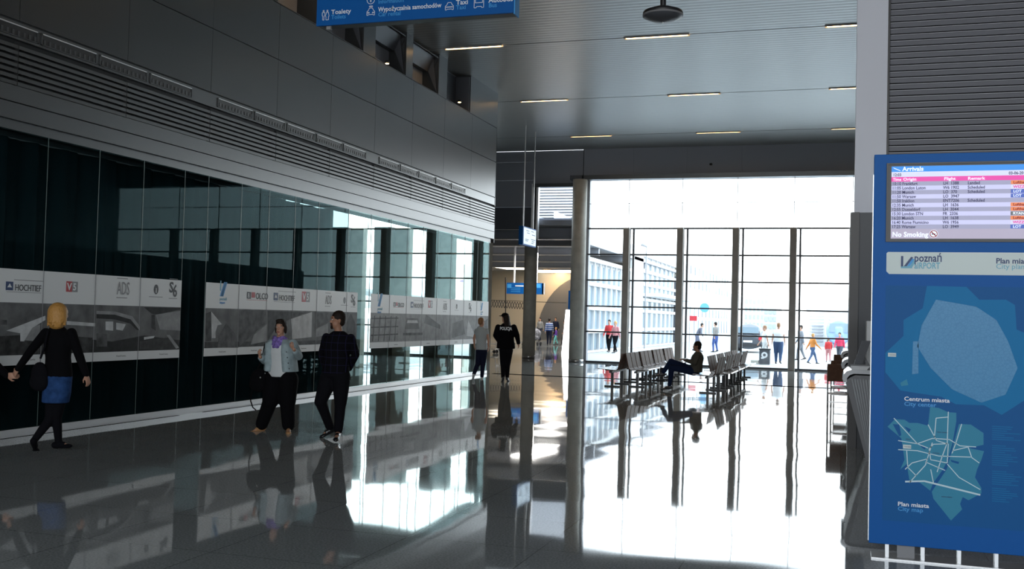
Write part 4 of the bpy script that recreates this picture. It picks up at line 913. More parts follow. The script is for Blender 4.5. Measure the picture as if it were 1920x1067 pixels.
    if 'skirt' in st:
        b = MB(); lo = (J['kL']+J['kR'])/2; pe = J['pel']
        b.loft([(pe+Zv*.12*s, ax, fb, .14*W, .11*W), (pe, ax, fb, .175*W, .135*W), (pe.lerp(lo, .35), ax, fb, .18*W, .145*W), (pe.lerp(lo, .62), ax, fb, .165*W, .15*W)]); b.blend('skirt', o, vox, st['skirt'])
    if 'tights' in st:
        b = MB()
        for q in 'LR': b.cap(J['hip'+q], J['k'+q], .09*W, .06*s); b.cap(J['k'+q], J['a'+q], .062*s, .042*s)
        b.blend('tights', o, vox, st['tights'])
    # shoes
    for q in 'LR':
        b = MB(); a, t = J['a'+q], J['t'+q]; d = (t-a); d2 = Vector((d.x, d.y, 0)); d2 = d2.normalized() if d2.length > .02 else bf
        if d.length < 1e-3: d = d2
        dn = (t-(a-Zv*.05*s)).normalized(); hl = a-Zv*.045*s-dn*.05*s
        b.cap(hl, t, .034*s, .027*s, 12); b.cap(hl+Zv*.012*s, a.lerp(t, .5), .04*s, .034*s); b.cap(a-Zv*.03*s, a+Zv*(.0)*s, .04*s, .04*s)
        b.ell(t, (.044*s, .07*s, .026*s), (dn.cross(Zv).normalized(), dn, dn.cross(Zv).cross(dn).normalized()*-1)); b.blend('shoe', o, min(vox, .013), st.get('shoes', M['blackm']), None, 2)
    # top
    if 'top' in st:
        b = MB(); tw, hem = st.get('tw', 1.0), st.get('hem', -.02)
        b.loft([ring(hem, .175*tw, .135*tw), ring(.12, .172*tw, .13*tw), ring(.38, .155*tw, .122*tw), ring(.65, .178*tw, .135*tw), ring(.8, .172*tw, .12*tw), ring(.9, .14, .1), ring(.97, .1, .085), ring(1.01, .066, .068)])
        sl = st.get('sleeve', 1.0); sr = st.get('sr', 1.0)
        for q in 'LR':
            if sl <= .5: b.cap(J['s'+q], J['s'+q].lerp(J['e'+q], sl), .064*s*sr, .06*s*sr)
            else:
                b.cap(J['s'+q], J['e'+q], .062*s*sr, .054*s*sr); b.cap(J['e'+q], J['e'+q].lerp(J['w'+q], sl), .054*s*sr, .042*s*sr)
        b.blend(st.get('topname', 'jumper'), o, vox, st['top'], None, 6)
    if 'jacket' in st:
        b = MB(); hem = st.get('jhem', .12)
        for q, sg in (('L', -1), ('R', 1)):
            c = lambda t, x_, w_, d_: (J['pel'].lerp(J['neck'], t)+ax*sg*x_*W-fb*.012*s, ax, fb, w_*W, d_*W)
            b.loft([c(hem, .13, .085, .15), c(.4, .115, .085, .142), c(.66, .115, .095, .152), c(.86, .115, .09, .132), c(.98, .07, .05, .09)])
            b.cap(J['s'+q], J['e'+q], .07*s, .062*s); b.cap(J['e'+q], J['e'+q].lerp(J['w'+q], .72), .06*s, .052*s)
        b.loft([(J['pel'].lerp(J['neck'], t)-fb*.06*s, ax, fb, .16*W, .09*W) for t in (hem, .4, .66, .9)])
        for sg in (-1, 1): b.cap(J['neck']+ax*sg*.05*s-fb*.03*s, J['neck']+ax*sg*.09*s+fb*.09*s-Zv*.09*s, .026*s, .03*s)
        b.blend('jacket', o, vox*.85, st['jacket'])
    if 'scarf' in st:
        b = MB(); c = J['neck']+Zv*.0*s
        for k, (rr, dz, fo) in enumerate(((.085, .0, .02), (.09, -.04, .035), (.07, -.08, .07), (.05, -.12, .09))):
            n_ = 12; ps = [c+ax*rr*s*math.cos(2*math.pi*i/n_)+fb*(rr*.9*math.sin(2*math.pi*i/n_)+fo)*s+Zv*(dz+.012*math.sin(3*2*math.pi*i/n_+k))*s for i in range(n_)]
            for i in range(n_): b.cap(ps[i], ps[(i+1) % n_], .03*s, .03*s, 8)
        b.ell(c+fb*.085*s-Zv*.08*s, (.085*s, .035*s, .08*s), (ax, fb, Zv)); b.blend('scarf', o, .009, st['scarf'], None, 1)
    return o

def joints(Y, px):
    """joint table: name -> (px, py, depth offset); metres come from the plane the person stands in"""
    J = {}
    for k, v in px.items(): J[k] = atY(v[0], v[1], Y+(v[2] if len(v) > 2 else 0))
    J['neck'] = J['neck']; return J
def pose(x, y, h, face, step=.2, arm=.15, lean=0, bend=None):
    s = h/1.75; a = R(face); f = Vector((math.cos(a), math.sin(a), 0)); r = f.cross(Zv)
    P = lambda rr, ff, z: Vector((x, y, 0))+r*rr*s+f*ff*s+Zv*z*s
    J = dict(pel=P(0, 0, .95), neck=P(0, lean, 1.46-lean*.2), head=P(0, lean*1.3+.03, 1.625-lean*.3))
    for q, sg, st in (('L', -1, 1), ('R', 1, -1)):
        J['s'+q] = P(.175*sg, lean*.95, 1.40-lean*.2); J['e'+q] = P(.23*sg, lean*.8-arm*.3*st, 1.13-lean*.1); J['w'+q] = P(.24*sg, lean*.8-arm*st+.06, .9)
        if bend: J['e'+q] = P(.22*sg, lean+.02, 1.14); J['w'+q] = P(.15*sg, lean+bend, 1.12)
        J['hip'+q] = P(.09*sg, 0, .9); lift = .0 if st*step >= 0 else .05
        J['k'+q] = P(.1*sg, step*.5*st+.05, .5); J['a'+q] = P(.1*sg, step*st, .085+lift); J['t'+q] = P(.11*sg, step*st+.14, .03+lift*.3)
    return J, (f.x, f.y)

black = mat('black cloth', (.004, .004, .005), .9, spec=.08, bump=.3, bscale=9); black2 = mat('black trousers cloth', (.006, .006, .008), .9, spec=.08)
navy = mat('navy cloth', (.012, .015, .035), .9, spec=.1); denim = mat('blue denim', (.022, .06, .17), .85, spec=.1, noise=.3, nscale=15); pale = mat('pale washed denim', (.32, .4, .42), .75, noise=.15, nscale=14, bump=.2, bscale=20)
whitec = mat('white cotton', (.62, .64, .64), .8, bump=.2, bscale=14); greyt = mat('light grey cotton', (.42, .46, .47), .8, bump=.15, bscale=12)
purple = mat('purple patterned scarf', (.2, .13, .42), .8, noise=.6, nscale=30); tan = mat('tan leather', (.42, .22, .09), .55)
hbrown = mat('dark brown hair', (.016, .01, .007), .6, spec=.2, bump=.4, bscale=60); hblond = mat('golden blonde hair', (.5, .25, .06), .45, bump=.5, bscale=70); hginger = mat('short light brown hair', (.27, .13, .05), .5, bump=.4, bscale=60)
olive = mat('olive grey coat cloth', (.09, .085, .07), .85, spec=.1); dblue = mat('dark blue trousers', (.012, .022, .06), .85, spec=.1)
def plaid():
    m = bpy.data.materials.new('black jumper with blue checks'); m.use_nodes = True; n = m.node_tree; b = n.nodes['Principled BSDF']
    tx = n.nodes.new('ShaderNodeTexCoord'); br = n.nodes.new('ShaderNodeTexBrick'); br.offset = 0; br.inputs['Scale'].default_value = 1
    mp = n.nodes.new('ShaderNodeMapping'); mp.inputs['Rotation'].default_value = (R(90), 0, 0)
    br.inputs['Brick Width'].default_value = .09; br.inputs['Row Height'].default_value = .1; br.inputs['Mortar Size'].default_value = .004
    br.inputs['Color1'].default_value = (.004, .004, .006, 1); br.inputs['Color2'].default_value = (.005, .005, .007, 1); br.inputs['Mortar'].default_value = (.014, .013, .035, 1)
    n.links.new(tx.outputs['Object'], mp.inputs[0]); n.links.new(mp.outputs[0], br.inputs['Vector']); n.links.new(br.outputs[0], b.inputs['Base Color']); b.inputs['Roughness'].default_value = .9; b.inputs['Specular IOR Level'].default_value = .08
    return m

# man in black, facing the camera
J = joints(12.55, dict(head=(633, 600.5, -.02), neck=(635.5, 621.5), sL=(612, 632.5), sR=(658, 634), eL=(603.5, 664, .08), eR=(667, 665, .1), wL=(609, 690, .16), wR=(655, 691, .17),
    pel=(629, 699), hipL=(618, 707), hipR=(640, 707), kL=(601, 753, -.12), kR=(638.5, 755, -.05), aL=(619.5, 803, .12), aR=(634, 810, -.1), tL=(607, 816.5, .06), tR=(630, 824, -.28)))
o = make_person('person', 'man in black checked jumper and black trousers walking beside the woman in white', J,
    dict(face=(-.75, -.66), body=(0, -1), skin=M['skin2'], hair=hbrown, beard=True, top=plaid(), trousers=black2, w=1.12, legw=1.12, s=1.0, shoes=mat('polished black shoes', (.01, .01, .011), .2), tw=1.0, cuffr=.06, handL=(.3, .6, -.5), handR=(-.5, .6, -.4)))
# woman in pale denim jacket
J = joints(12.95, dict(head=(526.5, 614.5, -.02), neck=(526.5, 634.5), sL=(508.5, 644.5), sR=(549.5, 644.5), eL=(496.5, 676, -.02), eR=(560, 668, -.06), wL=(487.5, 669, -.24), wR=(551, 655, -.27),
    pel=(527, 705), hipL=(515, 712), hipR=(540, 712), kL=(507, 752, -.1), kR=(539, 755, 0), aL=(489, 800, -.05), aR=(541, 803, .02), tL=(474, 810.5, -.16), tR=(541, 812, -.14)))
woman = make_person('person', 'woman in pale denim jacket, purple scarf and baggy black trousers walking, tan shoes', J,
    dict(face=(.12, -1), body=(0, -1), hair=hbrown, hairkind='tied', jacket=pale, top=whitec, topname='shirt', hem=-.02, scarf=purple, trousers=black, legw=1.6, cuff=.05, cuffr=.095, w=1.16, s=.96, shoes=tan, sleeve=.4,
         handL=(-.25, -.2, 1), handR=(-.6, -.3, .8), palmL=(.7, .7, 0), palmR=(.4, .7, .3), curl=1.0))
e = MB()
for k in range(4):
    c = atY(537+k*1.7, 660+k*10.5, 12.95-.175); e.ell(c, (.009, .006, .009), None, M['blackm'], 8)
e.build('button', woman)
# her bag
c = atY(487, 712, 12.9); o = empty('shoulder_bag', (c.x, c.y, c.z-.16), 'black shoulder bag hanging at the hip of the woman in pale denim', 'bag')
b = MB(); b.ell(c, (.16, .07, .16)); b.ell(c-Zv*.07, (.17, .08, .11)); b.blend('body', o, .014, black)
b = MB(); b.tube([atY(497, 645, 12.93), atY(492, 670, 13.0), atY(482, 695, 12.95)], .012, black, 8); b.build('shoulder_strap', o)
b = MB(); b.tube([atY(px, py, 12.86) for px, py in ((476, 722), (471, 740), (470, 752), (474, 764), (480, 769))], .009, black, 8); b.tube([atY(px, py, 12.86) for px, py in ((476, 722), (484, 705), (494, 698), (499, 706))], .009, black, 8); b.build('handle', o)
e = MB(); e.ell(atY(488, 708, 12.8), (.012, .006, .012), None, M['steel'], 8); e.ell(atY(497, 700, 12.8), (.01, .006, .01), None, M['steel'], 8); e.build('clasp', o)
# blonde woman seen from behind
J = joints(9.85, dict(head=(112.5, 590), neck=(108, 612), sL=(86, 624), sR=(134, 624), eL=(60, 655), eR=(150, 671, .05), wL=(34, 691, .02), wR=(161, 702, .08),
    pel=(110, 706), hipL=(100, 714), hipR=(119, 714), kL=(94, 786), kR=(106, 784, .05), aL=(64, 826, -.12), aR=(110, 829, .1), tL=(68, 846, -.02), tR=(126, 836.5, .12)))
make_person('person', 'blonde woman in black jacket and short denim skirt walking away, seen from behind', J,
    dict(face=(.35, 1), body=(.1, 1), back=True, hair=hblond, hairkind='bob', top=black, topname='jacket', hem=-.0, tw=1.03, skirt=denim, tights=black2, s=.97, w=.98, shoes=black2, sr=1.0, palmL=(0, 1, -.3), palmR=(-1, 0, 0)))
c = atY(74, 702, 9.72); o = empty('shoulder_bag', (c.x, c.y, c.z-.2), 'black shoulder bag at the left hip of the blonde woman', 'bag')
b = MB(); b.ell(c-Zv*.02, (.12, .06, .17)); b.ell(c-Zv*.09, (.13, .07, .11)); b.blend('body', o, .014, black2)
b = MB(); b.tube([atY(90, 620, 9.72), atY(84, 650, 9.68), atY(76, 672, 9.7)], .012, black2, 8); b.build('strap', o)
# companion holding her hand, mostly outside the frame
J = joints(9.9, dict(head=(-62, 582), neck=(-60, 606), sL=(-86, 618), sR=(-34, 618), eL=(-96, 664), eR=(-18, 674, .02), wL=(-98, 705, .05), wR=(13, 704, .03),
    pel=(-60, 706), hipL=(-71, 714), hipR=(-50, 714), kL=(-72, 785), kR=(-46, 785, .1), aL=(-80, 845, -.1), aR=(-40, 842, .2), tL=(-70, 855, 0), tR=(-25, 850, .3)))
make_person('person', 'person in dark sleeve at the left frame edge holding the hand of the blonde woman', J,
    dict(face=(.2, 1), body=(.1, 1), back=True, hair=hbrown, top=black, topname='jacket', trousers=black2, s=1.03, w=1.05, handR=(1, 0, 0)))
# woman in grey T-shirt, from behind
J = joints(26.6, dict(head=(903, 604), neck=(902.5, 613), sL=(893.5, 620), sR=(912, 620), eL=(889, 634.5), eR=(915.5, 635), wL=(889.5, 647, -.05), wR=(916, 650, -.05),
    pel=(903, 656), hipL=(899, 660), hipR=(907, 660), kL=(896, 682), kR=(905.5, 683, .1), aL=(888, 703, -.2), aR=(903.5, 708, .15), tL=(887, 711, -.1), tR=(904.5, 713, .3)))
make_person('person', 'short-haired woman in light grey T-shirt and dark trousers walking away', J,
    dict(face=(.5, .85), body=(0, 1), back=True, hair=hginger, top=greyt, topname='shirt', sleeve=.3, hem=-.0, trousers=navy, s=.98, w=.98, vox=.014, shoes=whitec, palmL=(1, 0, 0), palmR=(-1, 0, 0)))
# police officer
J = joints(25.9, dict(head=(947, 596.5), neck=(948, 606.5), sL=(934, 613.5), sR=(963.5, 613.5), eL=(929, 629), eR=(969.5, 629), wL=(936, 641, .2), wR=(972, 643, .05),
    pel=(948.5, 652), hipL=(944.5, 657), hipR=(953.5, 657), kL=(944, 683), kR=(951, 683, .05), aL=(943, 709, -.05), aR=(951, 708, .2), tL=(941.5, 716.5, .0), tR=(953, 714, .35)))
po = make_person('person', 'police officer in black jacket and cap with long dark hair walking away', J,
    dict(face=(-.9, .4), body=(0, 1), back=True, hair=hbrown, hairkind='long', cap_hat=black, top=black, topname='jacket', hem=-.04, tw=1.34, sr=1.28, legw=1.15, trousers=black2, s=1.02, w=1.05, vox=.015, palmL=(1, 0, 0), palmR=(-1, 0, 0)))
b = MB(); q = atY(937.2, 618.5, 25.9-.205); b.text('POLICJA', .115, TXZ(q.x, q.y, q.z), M['txtw'], sx=.78, bold=.004); b.build('lettering', po)
# seated man
J = joints(25.35, dict(head=(1307, 649.5), neck=(1309, 660), sL=(1308, 666, -.18), sR=(1310, 665, .18), eL=(1303, 681, -.22), eR=(1296, 678, .22), wL=(1286, 676, -.14), wR=(1284, 675, .1),
    pel=(1305, 694.5), hipL=(1301, 696, -.09), hipR=(1301, 696, .09), kL=(1260, 689, -.1), kR=(1258, 678, .1), aL=(1255, 724, -.1), aR=(1242, 700, -.02), tL=(1243, 729.5, -.1), tR=(1232, 704.5, -.05)))
make_person('person', 'dark-haired man in olive coat and blue trousers sitting cross-legged on a bench', J,
    dict(face=(-1, -.05), body=(-1, 0), skin=M['skin2'], hair=hbrown, top=olive, topname='coat', hem=-.1, tw=1.12, trousers=dblue, s=1.0, w=1.05, vox=.014, palmL=(0, 0, -1), palmR=(0, 0, -1)))
q = atY(1279, 672.5, 25.3); b = MB(); b.box(q.x-.04, q.x+.12, q.y-.12, q.y+.1, q.z-.01, q.z+.01, M['white']); b.build('folded_paper', None, 'folded white paper on the lap of the seated man', 'paper', orig=tuple(q))

# people in the hall and outside
def extra(x, y, h, face, label, top, bot, hair=None, topname='shirt', **k):
    pk = {a: k.pop(a) for a in ('step', 'arm', 'lean', 'bend') if a in k}
    J, fv = pose(x, y, h, face, **pk); s = h/1.75
    st = dict(face=fv, top=top, topname=topname, trousers=bot, hair=hair or hbrown, s=s, w=1.0, vox=.02*max(s, .8), bvox=.016*max(s, .8), back=(math.sin(R(face)) > .3)); st.update(k)
    return make_person('person', label, J, st)
blust = mat('blue white striped shirt', (.03, .07, .25), .8)
def stripes():
    m = blust; n = m.node_tree; b = n.nodes['Principled BSDF']; tx = n.nodes.new('ShaderNodeTexCoord'); wv = n.nodes.new('ShaderNodeTexWave'); wv.bands_direction = 'Z'; wv.inputs['Scale'].default_value = 2.6
    r = n.nodes.new('ShaderNodeValToRGB'); r.color_ramp.interpolation = 'CONSTANT'; r.color_ramp.elements[0].color = (.02, .06, .25, 1); r.color_ramp.elements[1].color = (.5, .55, .6, 1); r.color_ramp.elements[1].position = .72
    n.links.new(tx.outputs['Object'], wv.inputs['Vector']); n.links.new(wv.outputs['Fac'], r.inputs[0]); n.links.new(r.outputs[0], b.inputs['Base Color'])
stripes()
q = fl_ = atZ(1029, 648, 0); extra(q.x, q.y, 1.72, 100, 'man in blue and white striped shirt standing in the hall', blust, navy)
q = atZ(1042, 647, 0); extra(q.x, q.y, 1.15, 200, 'child in purple top and turquoise trousers in the hall', mat('purple cloth', (.12, .04, .3), .8), mat('turquoise cloth', (.15, .5, .5), .8), hblond)
q = atZ(1012, 640, 0); extra(q.x, q.y, 1.75, 250, 'person in pale grey top behind the pushchair in the hall', mat('grey cloth', (.22, .22, .22), .8), navy)
q = atZ(1041, 638, 0); extra(q.x, q.y, 1.8, 270, 'person in dark clothes behind the striped shirt man', navy, black2)
q = atZ(1059, 648, 0); extra(q.x, q.y, 1.6, 180, 'person in brown top beside the white totem', mat('rust cloth', (.12, .05, .035), .8), black2)
redc = mat('red cloth', (.5, .03, .03), .8); orange = mat('orange cloth', (.62, .22, .04), .8); pink = mat('pinkish red cloth', (.6, .04, .1), .8); jean = mat('outdoor blue jeans', (.04, .08, .17), .8)
q = atZ(1318, 652, 0); extra(-8.0, 60, 1.72, 10, 'person in grey top leaning forward outside by the glass building', mat('slate cloth', (.1, .1, .13), .8), mat('slate trousers', (.1, .11, .16), .8), lean=.2)
extra(-6.95, 60, 1.75, 150, 'man in grey top and blue trousers standing outside by the glass building', mat('grey brown cloth', (.15, .14, .13), .8), mat('blue trousers', (.03, .06, .2), .8), step=.06)
extra(-2.62, 45.6, 1.78, 85, 'man in white T-shirt and jeans outside the window beside the litter bin', mat('bright white cotton', (.8, .8, .8), .8), jean, hginger, sleeve=.35, tw=1.08, w=1.1, step=.08, legw=1.25)
extra(-3.25, 46.6, 1.65, 200, 'person in white top outside behind the litter bin', mat('bright white cotton', (.8, .8, .8), .8), mat('pale trousers', (.55, .55, .52), .8), hginger, sleeve=.35)
extra(-1.25, 47.3, 1.35, 35, 'child in orange top and jeans walking outside', orange, jean, hblond, step=.36, arm=.3)
extra(-.12, 50.0, 1.42, 260, 'woman in red jacket and dark trousers striding outside', pink, mat('dark slate trousers', (.05, .06, .08), .8), hbrown, step=.34, lean=.05, topname='jacket')
extra(-.62, 50.3, 1.15, 100, 'child in red walking outside beside the woman in red', redc, mat('pale red cloth', (.5, .2, .2), .8), hginger, step=.15)
extra(-1.9, 51.5, 1.7, 190, 'person in grey partly hidden by a window post outside', mat('mid grey cloth', (.15, .16, .18), .8), mat('mid grey cloth', (.15, .16, .18), .8), step=.2)
extra(-11.75, 53.5, 1.72, 260, 'person in red top beside the glass building entrance', redc, black2)
extra(-11.2, 52.5, 1.65, 240, 'person in pale red top and dark trousers by the glass building entrance', mat('pale red cloth', (.5, .2, .2), .8), black2, hblond)
# ------------------------------------------------------------------ outside
b = MB(); b.box(-160, 160, YW+.05, 330, -.3, -.02, M['ground']); struct('ground', b)
XF = -12.4
o = empty('glass_building', (XF, 65, 0), 'long white framed glass building seen through the window wall', 'building')
secs = [(50, 62.2, 4.8, [0.0, 1.1, 2.3, 3.55, 4.8], 1.35), (65.8, 82, 6.0, [0, 1.15, 2.35, 3.1, 4.1, 4.95, 6.0], 1.9)]
b = MB(); b.box(XF-.35, XF-.2, 50, 62.2, 0, 4.8, M['facw']); b.box(XF-.35, XF+.1, 62.2, 65.8, 0, 6.4, M['facw']); b.box(XF-.35, XF-.2, 65.8, 82, 0, 6.0, M['facw']); b.box(XF-8, XF-.2, 82, 122, 0, 7.1, M['facw']); b.box(XF-8, XF-3, 122, 190, 0, 6, M['facw']); b.build('wall', o)
for y0, y1, h, zs, st_ in secs:
    b = MB(); b.box(XF-.2, XF-.12, y0+.05, y1-.05, .15, h-.25, M['facg']); b.build('glazing', o)
    b = MB()
    for z in zs: b.box(XF-.13, XF+.06, y0, y1, max(0, z-.1), z+.1, M['facw'])
    y = y0
    while y <= y1: b.box(XF-.13, XF+.0, y-.05, y+.05, 0, h, M['facw']); y += st_
    b.build('frame', o)
for r_, (z0, z1) in enumerate(((5.9, 6.6), (4.7, 5.4), (2.2, 3.0), (.6, 1.9))):
    for k in range(14):
        y = 84+2.7*k; b = MB(); b.box(XF-.2, XF-.14, y, y+1.5, z0, z1, M['facg']); b.build('window', o)
b = MB(); b.box(XF-.2, XF+1.2, 66, 82, 3.3, 3.5, M['facw']); b.build('canopy', o)
# far blocks
def block(x0, x1, y, h, label, rows_, cols_, m=None):
    o = empty('office_block', ((x0+x1)/2, y, 0), label, 'building'); b = MB(); b.box(x0, x1, y, y+10, 0, h, m or M['facw']); b.build('wall', o)
    wx = (x1-x0)/cols_
    for i in range(rows_):
        for j in range(cols_):
            b = MB(); z = 1.2+(h-1.6)*i/rows_; b.box(x0+wx*(j+.2), x0+wx*(j+.85), y-.08, y, z, z+(h-1.6)/rows_*.6, mat('pale glazing', (.3, .36, .4), .2)); b.build('window', o)
p0, p1 = atY(1395, 600, 150), atY(1440, 600, 150); block(p0.x, p1.x, 150, atY(1400, 535, 150).z, 'pale distant office block with window rows behind the parked car', 5, 6)
p0, p1 = atY(1432, 600, 120), atY(1456, 600, 120); block(p0.x, p1.x, 120, atY(1440, 568, 120).z, 'low pale distant block behind the litter bin', 3, 3, M['ground'])
# roller-shutter hall behind the children
p0, p1 = atY(1512, 590, 90), atY(1600, 590, 90); o = empty('warehouse', ((p0.x+p1.x)/2, 90, 0), 'pale hall with slatted roller shutters behind the walking children', 'building')
b = MB(); b.box(p0.x, p1.x+4, 90, 96, 0, 3.5, M['facw']); b.build('wall', o)
for u0, u1 in ((1518, 1545), (1553, 1580)):
    a, c = atY(u0, 600, 90), atY(u1, 600, 90); b = MB(); b.box(a.x, c.x, 89.9, 90, .0, 2.9, M['facw'])
    for k in range(11): b.box(a.x, c.x, 89.84, 89.9, .1+.26*k, .2+.26*k, M['ground'])
    for k in range(6): b.box(a.x+.2, a.x+1.1, 89.8, 89.84, .3+.26*k, .42+.26*k, M['grey5'])
    b.build('shutter', o)
# parked car
def car_(cx, y, col, lb):
    o = empty('car', (cx, y, 0), lb, 'car')
    b = MB(); b.loft([(Vector((cx, y, .62)), Vector((1, 0, 0)), Zv, .82, .42), (Vector((cx, y+.3, .66)), Vector((1, 0, 0)), Zv, .9, .46), (Vector((cx, y+3.9, .66)), Vector((1, 0, 0)), Zv, .9, .42), (Vector((cx, y+4.3, .6)), Vector((1, 0, 0)), Zv, .8, .34)])
    b.loft([(Vector((cx, y+.15, 1.1)), Vector((1, 0, 0)), Vector((0, 0, 1)), .7, .38), (Vector((cx, y+.6, 1.25)), Vector((1, 0, 0)), Zv, .74, .45), (Vector((cx, y+2.4, 1.25)), Vector((1, 0, 0)), Zv, .72, .42), (Vector((cx, y+3.1, .95)), Vector((1, 0, 0)), Zv, .6, .2)]); b.blend('body', o, .06, col)
    b = MB(); b.box(cx-.6, cx+.6, y+.04, y+.2, 1.15, 1.5, M['facg']); b.build('rear_window', o)
    for q in (-1, 1):
        b = MB(); b.box(cx+q*.72-.1, cx+q*.72+.1, y-.06, y+.1, .75, .95, M['red']); b.build('tail_light', o)
        for yy in (y+.8, y+3.4):
            b = MB(); b.tube([(cx+q*.72, yy, .32), (cx+q*.92, yy, .32)], .32, M['blackm'], 20); b.build('wheel', o)
    b = MB(); b.box(cx-.8, cx+.8, y-.08, y+.1, .36, .52, M['blackm']); b.box(cx-.26, cx+.26, y-.1, y-.08, .6, .72, M['white']); b.build('bumper', o)
q = atZ(1408, 661, 0); car_(-5.3, 62, mat('dark grey car paint', (.06, .065, .075), .3), 'dark grey car with red tail lights parked outside')
# blue van far right
q = atY(1568, 606, 85); o = empty('van', (q.x, 85, 0), 'pale blue van parked behind the woman in red', 'van')
b = MB(); b.ell((q.x+.2, 86.8, 1.3), (1.0, 2.2, 1.2)); b.loft([(Vector((q.x+.2, 84.9, 1.2)), Vector((1, 0, 0)), Zv, .9, .95), (Vector((q.x+.2, 88.9, 1.2)), Vector((1, 0, 0)), Zv, .95, 1.0)]); b.blend('body', o, .08, mat('pale blue paint', (.2, .3, .5), .3))
b = MB(); b.box(q.x-.5, q.x+.9, 84.8, 84.9, 1.2, 1.9, M['facg']); b.build('window', o)
for d in (-.6, 1.0):
    b = MB(); b.tube([(q.x+d-.1, 85.6, .3), (q.x+d+.1, 85.6, .3)], .3, M['blackm'], 16); b.build('wheel', o)
# litter bin, signs
p0 = atY(1423, 683, 44.9); p1 = atY(1443, 683, 44.9); zt = atY(1433, 655, 44.9).z
o = empty('litter_bin', ((p0.x+p1.x)/2, 45.1, 0), 'dark square litter bin with white round mark outside the window', 'bin')
b = MB(); b.box(p0.x, p1.x, 44.9, 45.35, 0, zt, M['darkgrey']); b.build('body', o, bevel=.02)
cx, cz = (p0.x+p1.x)/2, zt*.62; n_ = 20
b = MB(); b.prism([(cx+.13*math.cos(2*math.pi*k/n_), 44.9, cz+.13*math.sin(2*math.pi*k/n_)) for k in range(n_)], (0, -.006, 0), M['white']); b.prism([(cx+.06*math.cos(2*math.pi*k/n_), 44.895, cz+.06*math.sin(2*math.pi*k/n_)) for k in range(n_)], (0, -.006, 0), M['darkgrey']); b.box(cx-.14, cx-.02, 44.89, 44.9, cz-.16, cz-.1, M['white']); b.build('emblem', o)
b = MB(); b.box(p0.x-.02, p1.x+.02, 44.88, 45.37, zt-.02, zt+.03, M['blackm']); b.build('lid', o)
b = MB(); b.box(p0.x-.35, p0.x-.02, 44.95, 45.3, .0, .16, M['concrete']); b.build('kerb_block', None, 'low beige concrete block beside the litter bin', 'block', orig=(p0.x-.2, 45.1, 0))
q = atY(1300, 597, 58); o = empty('road_sign', (q.x-.2, 58, 0), 'small red board sign on a thin post outside', 'sign')
b = MB(); b.box(q.x-.2, q.x+.2, 58, 58.04, q.z-.14, q.z+.14, M['red']); b.build('board', o)
b = MB(); b.tube([(q.x-.2, 58.05, -.02), (q.x-.2, 58.05, q.z+.3)], .03, M['steel'], 8); b.build('post', o)
q = atY(1321, 577, 58); o = empty('road_sign', (q.x, 58, 0), 'round pale blue sign on a white post outside', 'sign')
b = MB(); b.prism([(q.x+.26*math.cos(2*math.pi*k/n_), 58, q.z+.26*math.sin(2*math.pi*k/n_)) for k in range(n_)], (0, .03, 0), mat('sky blue sign', (.12, .35, .6), .4)); b.build('disc', o)
b = MB(); b.tube([(q.x, 58.05, -.02), (q.x, 58.05, q.z)], .05, M['white'], 8); b.build('post', o)
# lamp mast
q = atY(1212, 470, 63); o = empty('street_lamp', (q.x, 63, 0), 'thin street lamp above the glass building', 'lamp')
b = MB(); b.tube([(q.x, 63, 0), (q.x, 63, q.z+.3)], .04, M['grey5'], 8); b.build('pole', o)
b = MB(); b.tube([(q.x, 63, q.z+.25), (q.x-.3, 63, q.z+.4)], [.06, .12], M['grey5'], 8); b.build('lamp_head', o)
# aeroplane on the apron seen through the clear storefront glass
o = empty('aeroplane', (-43, 105, 0), 'white aeroplane with purple tail fin seen through the clear storefront glass', 'aeroplane')
p0, p1 = atY(690, 548, 105), atY(868, 552, 105); zc = atY(790, 548, 105).z
b = MB(); b.tube([(p0.x-14, 105, zc), (p0.x-8, 105, zc), (p1.x-4, 105, zc), (p1.x+1, 105, zc+.6)], [.5, 1.9, 1.9, .4], M['white'], 24); b.build('fuselage', o)
q0, q1, q2 = atY(868, 560, 105), atY(886, 560, 105), atY(880, 536, 105)
b = MB(); b.prism([(q0.x-1.2, 105, zc+1), (q1.x, 105, zc+.8), (q1.x+.4, 105, q2.z+1), (q2.x, 105, q2.z+1)], (0, .4, 0), mat('purple tail paint', (.12, .04, .25), .4)); b.build('tail_fin', o)
b = MB(); b.prism([(p0.x+2, 104, zc-.8), (p0.x+8, 104, zc-.8), (p0.x+5, 92, zc-.2), (p0.x+3, 92, zc-.2)], (0, 0, .25), M['grey5']); b.build('wing', o)
for xx in (p0.x-4, p0.x+6):
    b = MB(); b.tube([(xx, 105, -.02), (xx, 105, zc-1.5)], .2, M['grey5'], 8); b.build('landing_gear', o)
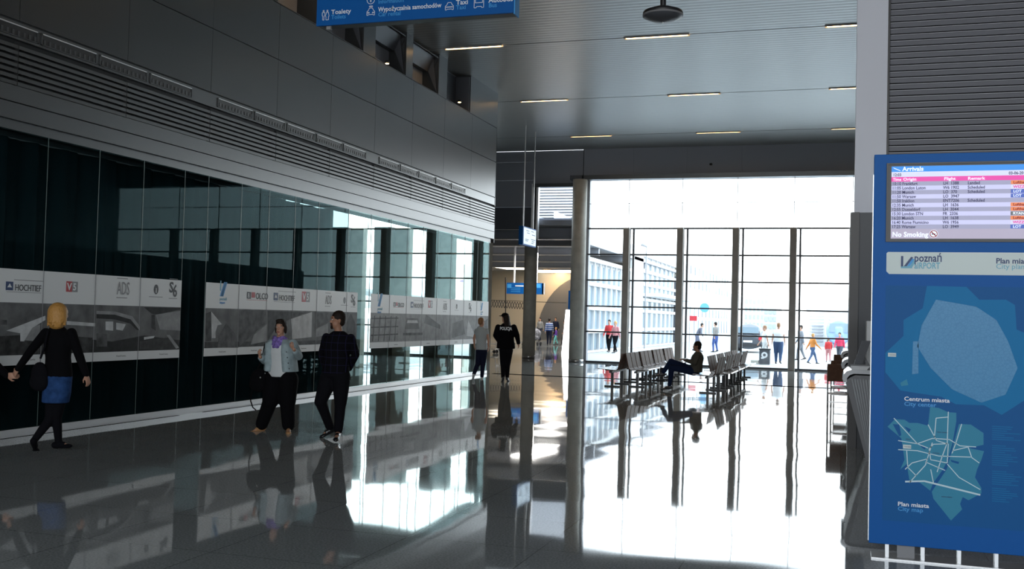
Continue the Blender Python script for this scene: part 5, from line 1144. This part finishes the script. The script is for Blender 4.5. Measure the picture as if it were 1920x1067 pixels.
# pushchair and trolleys in the hall
q = atZ(1003, 648, 0)
o = empty('pushchair', (q.x, q.y, 0), 'grey pushchair standing in the hall right of the round column', 'pushchair')
b = MB(); b.ell((q.x, q.y, .75), (.38, .4, .32)); b.ell((q.x, q.y-.1, .5), (.32, .45, .2)); b.blend('seat', o, .03, mat('patterned grey cloth', (.2, .2, .22), .8, noise=.8, nscale=12))
b = MB(); b.bar((q.x-.28, q.y-.4, .1), (q.x-.28, q.y+.5, 1.0), .04, .04, M['blackm']); b.bar((q.x+.28, q.y-.4, .1), (q.x+.28, q.y+.5, 1.0), .04, .04, M['blackm']); b.bar((q.x-.28, q.y+.5, 1.0), (q.x+.28, q.y+.5, 1.0), .04, .04, M['blackm']); b.build('frame', o)
for dx in (-.28, .28):
    for dy in (-.4, .3):
        b = MB(); b.tube([(q.x+dx-.03, q.y+dy, .12), (q.x+dx+.03, q.y+dy, .12)], .12, M['blackm'], 16); b.build('wheel', o)
tp = ['left of the police officer', 'behind the police officer', 'between the police officer and the round column']
for i, (px, py) in enumerate(((916, 662), (925, 652), (972, 648))):
    q = atZ(px, py, 0); x, y = q.x, q.y
    o = empty('luggage_trolley', (x, y, 0), 'steel luggage trolley in the hall, '+tp[i], 'trolley', 'luggage trolleys in the hall')
    b = MB(); b.bar((x-.4, y, .2), (x+.4, y, .2), .5, .04, M['steel']); b.bar((x+.4, y-.22, .2), (x+.5, y-.22, 1.0), .03, .03, M['steel']); b.bar((x+.4, y+.22, .2), (x+.5, y+.22, 1.0), .03, .03, M['steel']); b.bar((x+.45, y-.22, .6), (x+.45, y+.22, .6), .03, .03, M['steel']); b.build('frame', o)
    b = MB(); b.bar((x+.5, y-.25, 1.0), (x+.5, y+.25, 1.0), .05, .05, M['blackm']); b.build('handle', o)
    for dx in (-.35, .35):
        b = MB(); b.tube([(x+dx, y-.22, .08), (x+dx, y-.17, .08)], .08, M['blackm'], 12); b.tube([(x+dx, y+.17, .08), (x+dx, y+.22, .08)], .08, M['blackm'], 12); b.build('wheel', o)
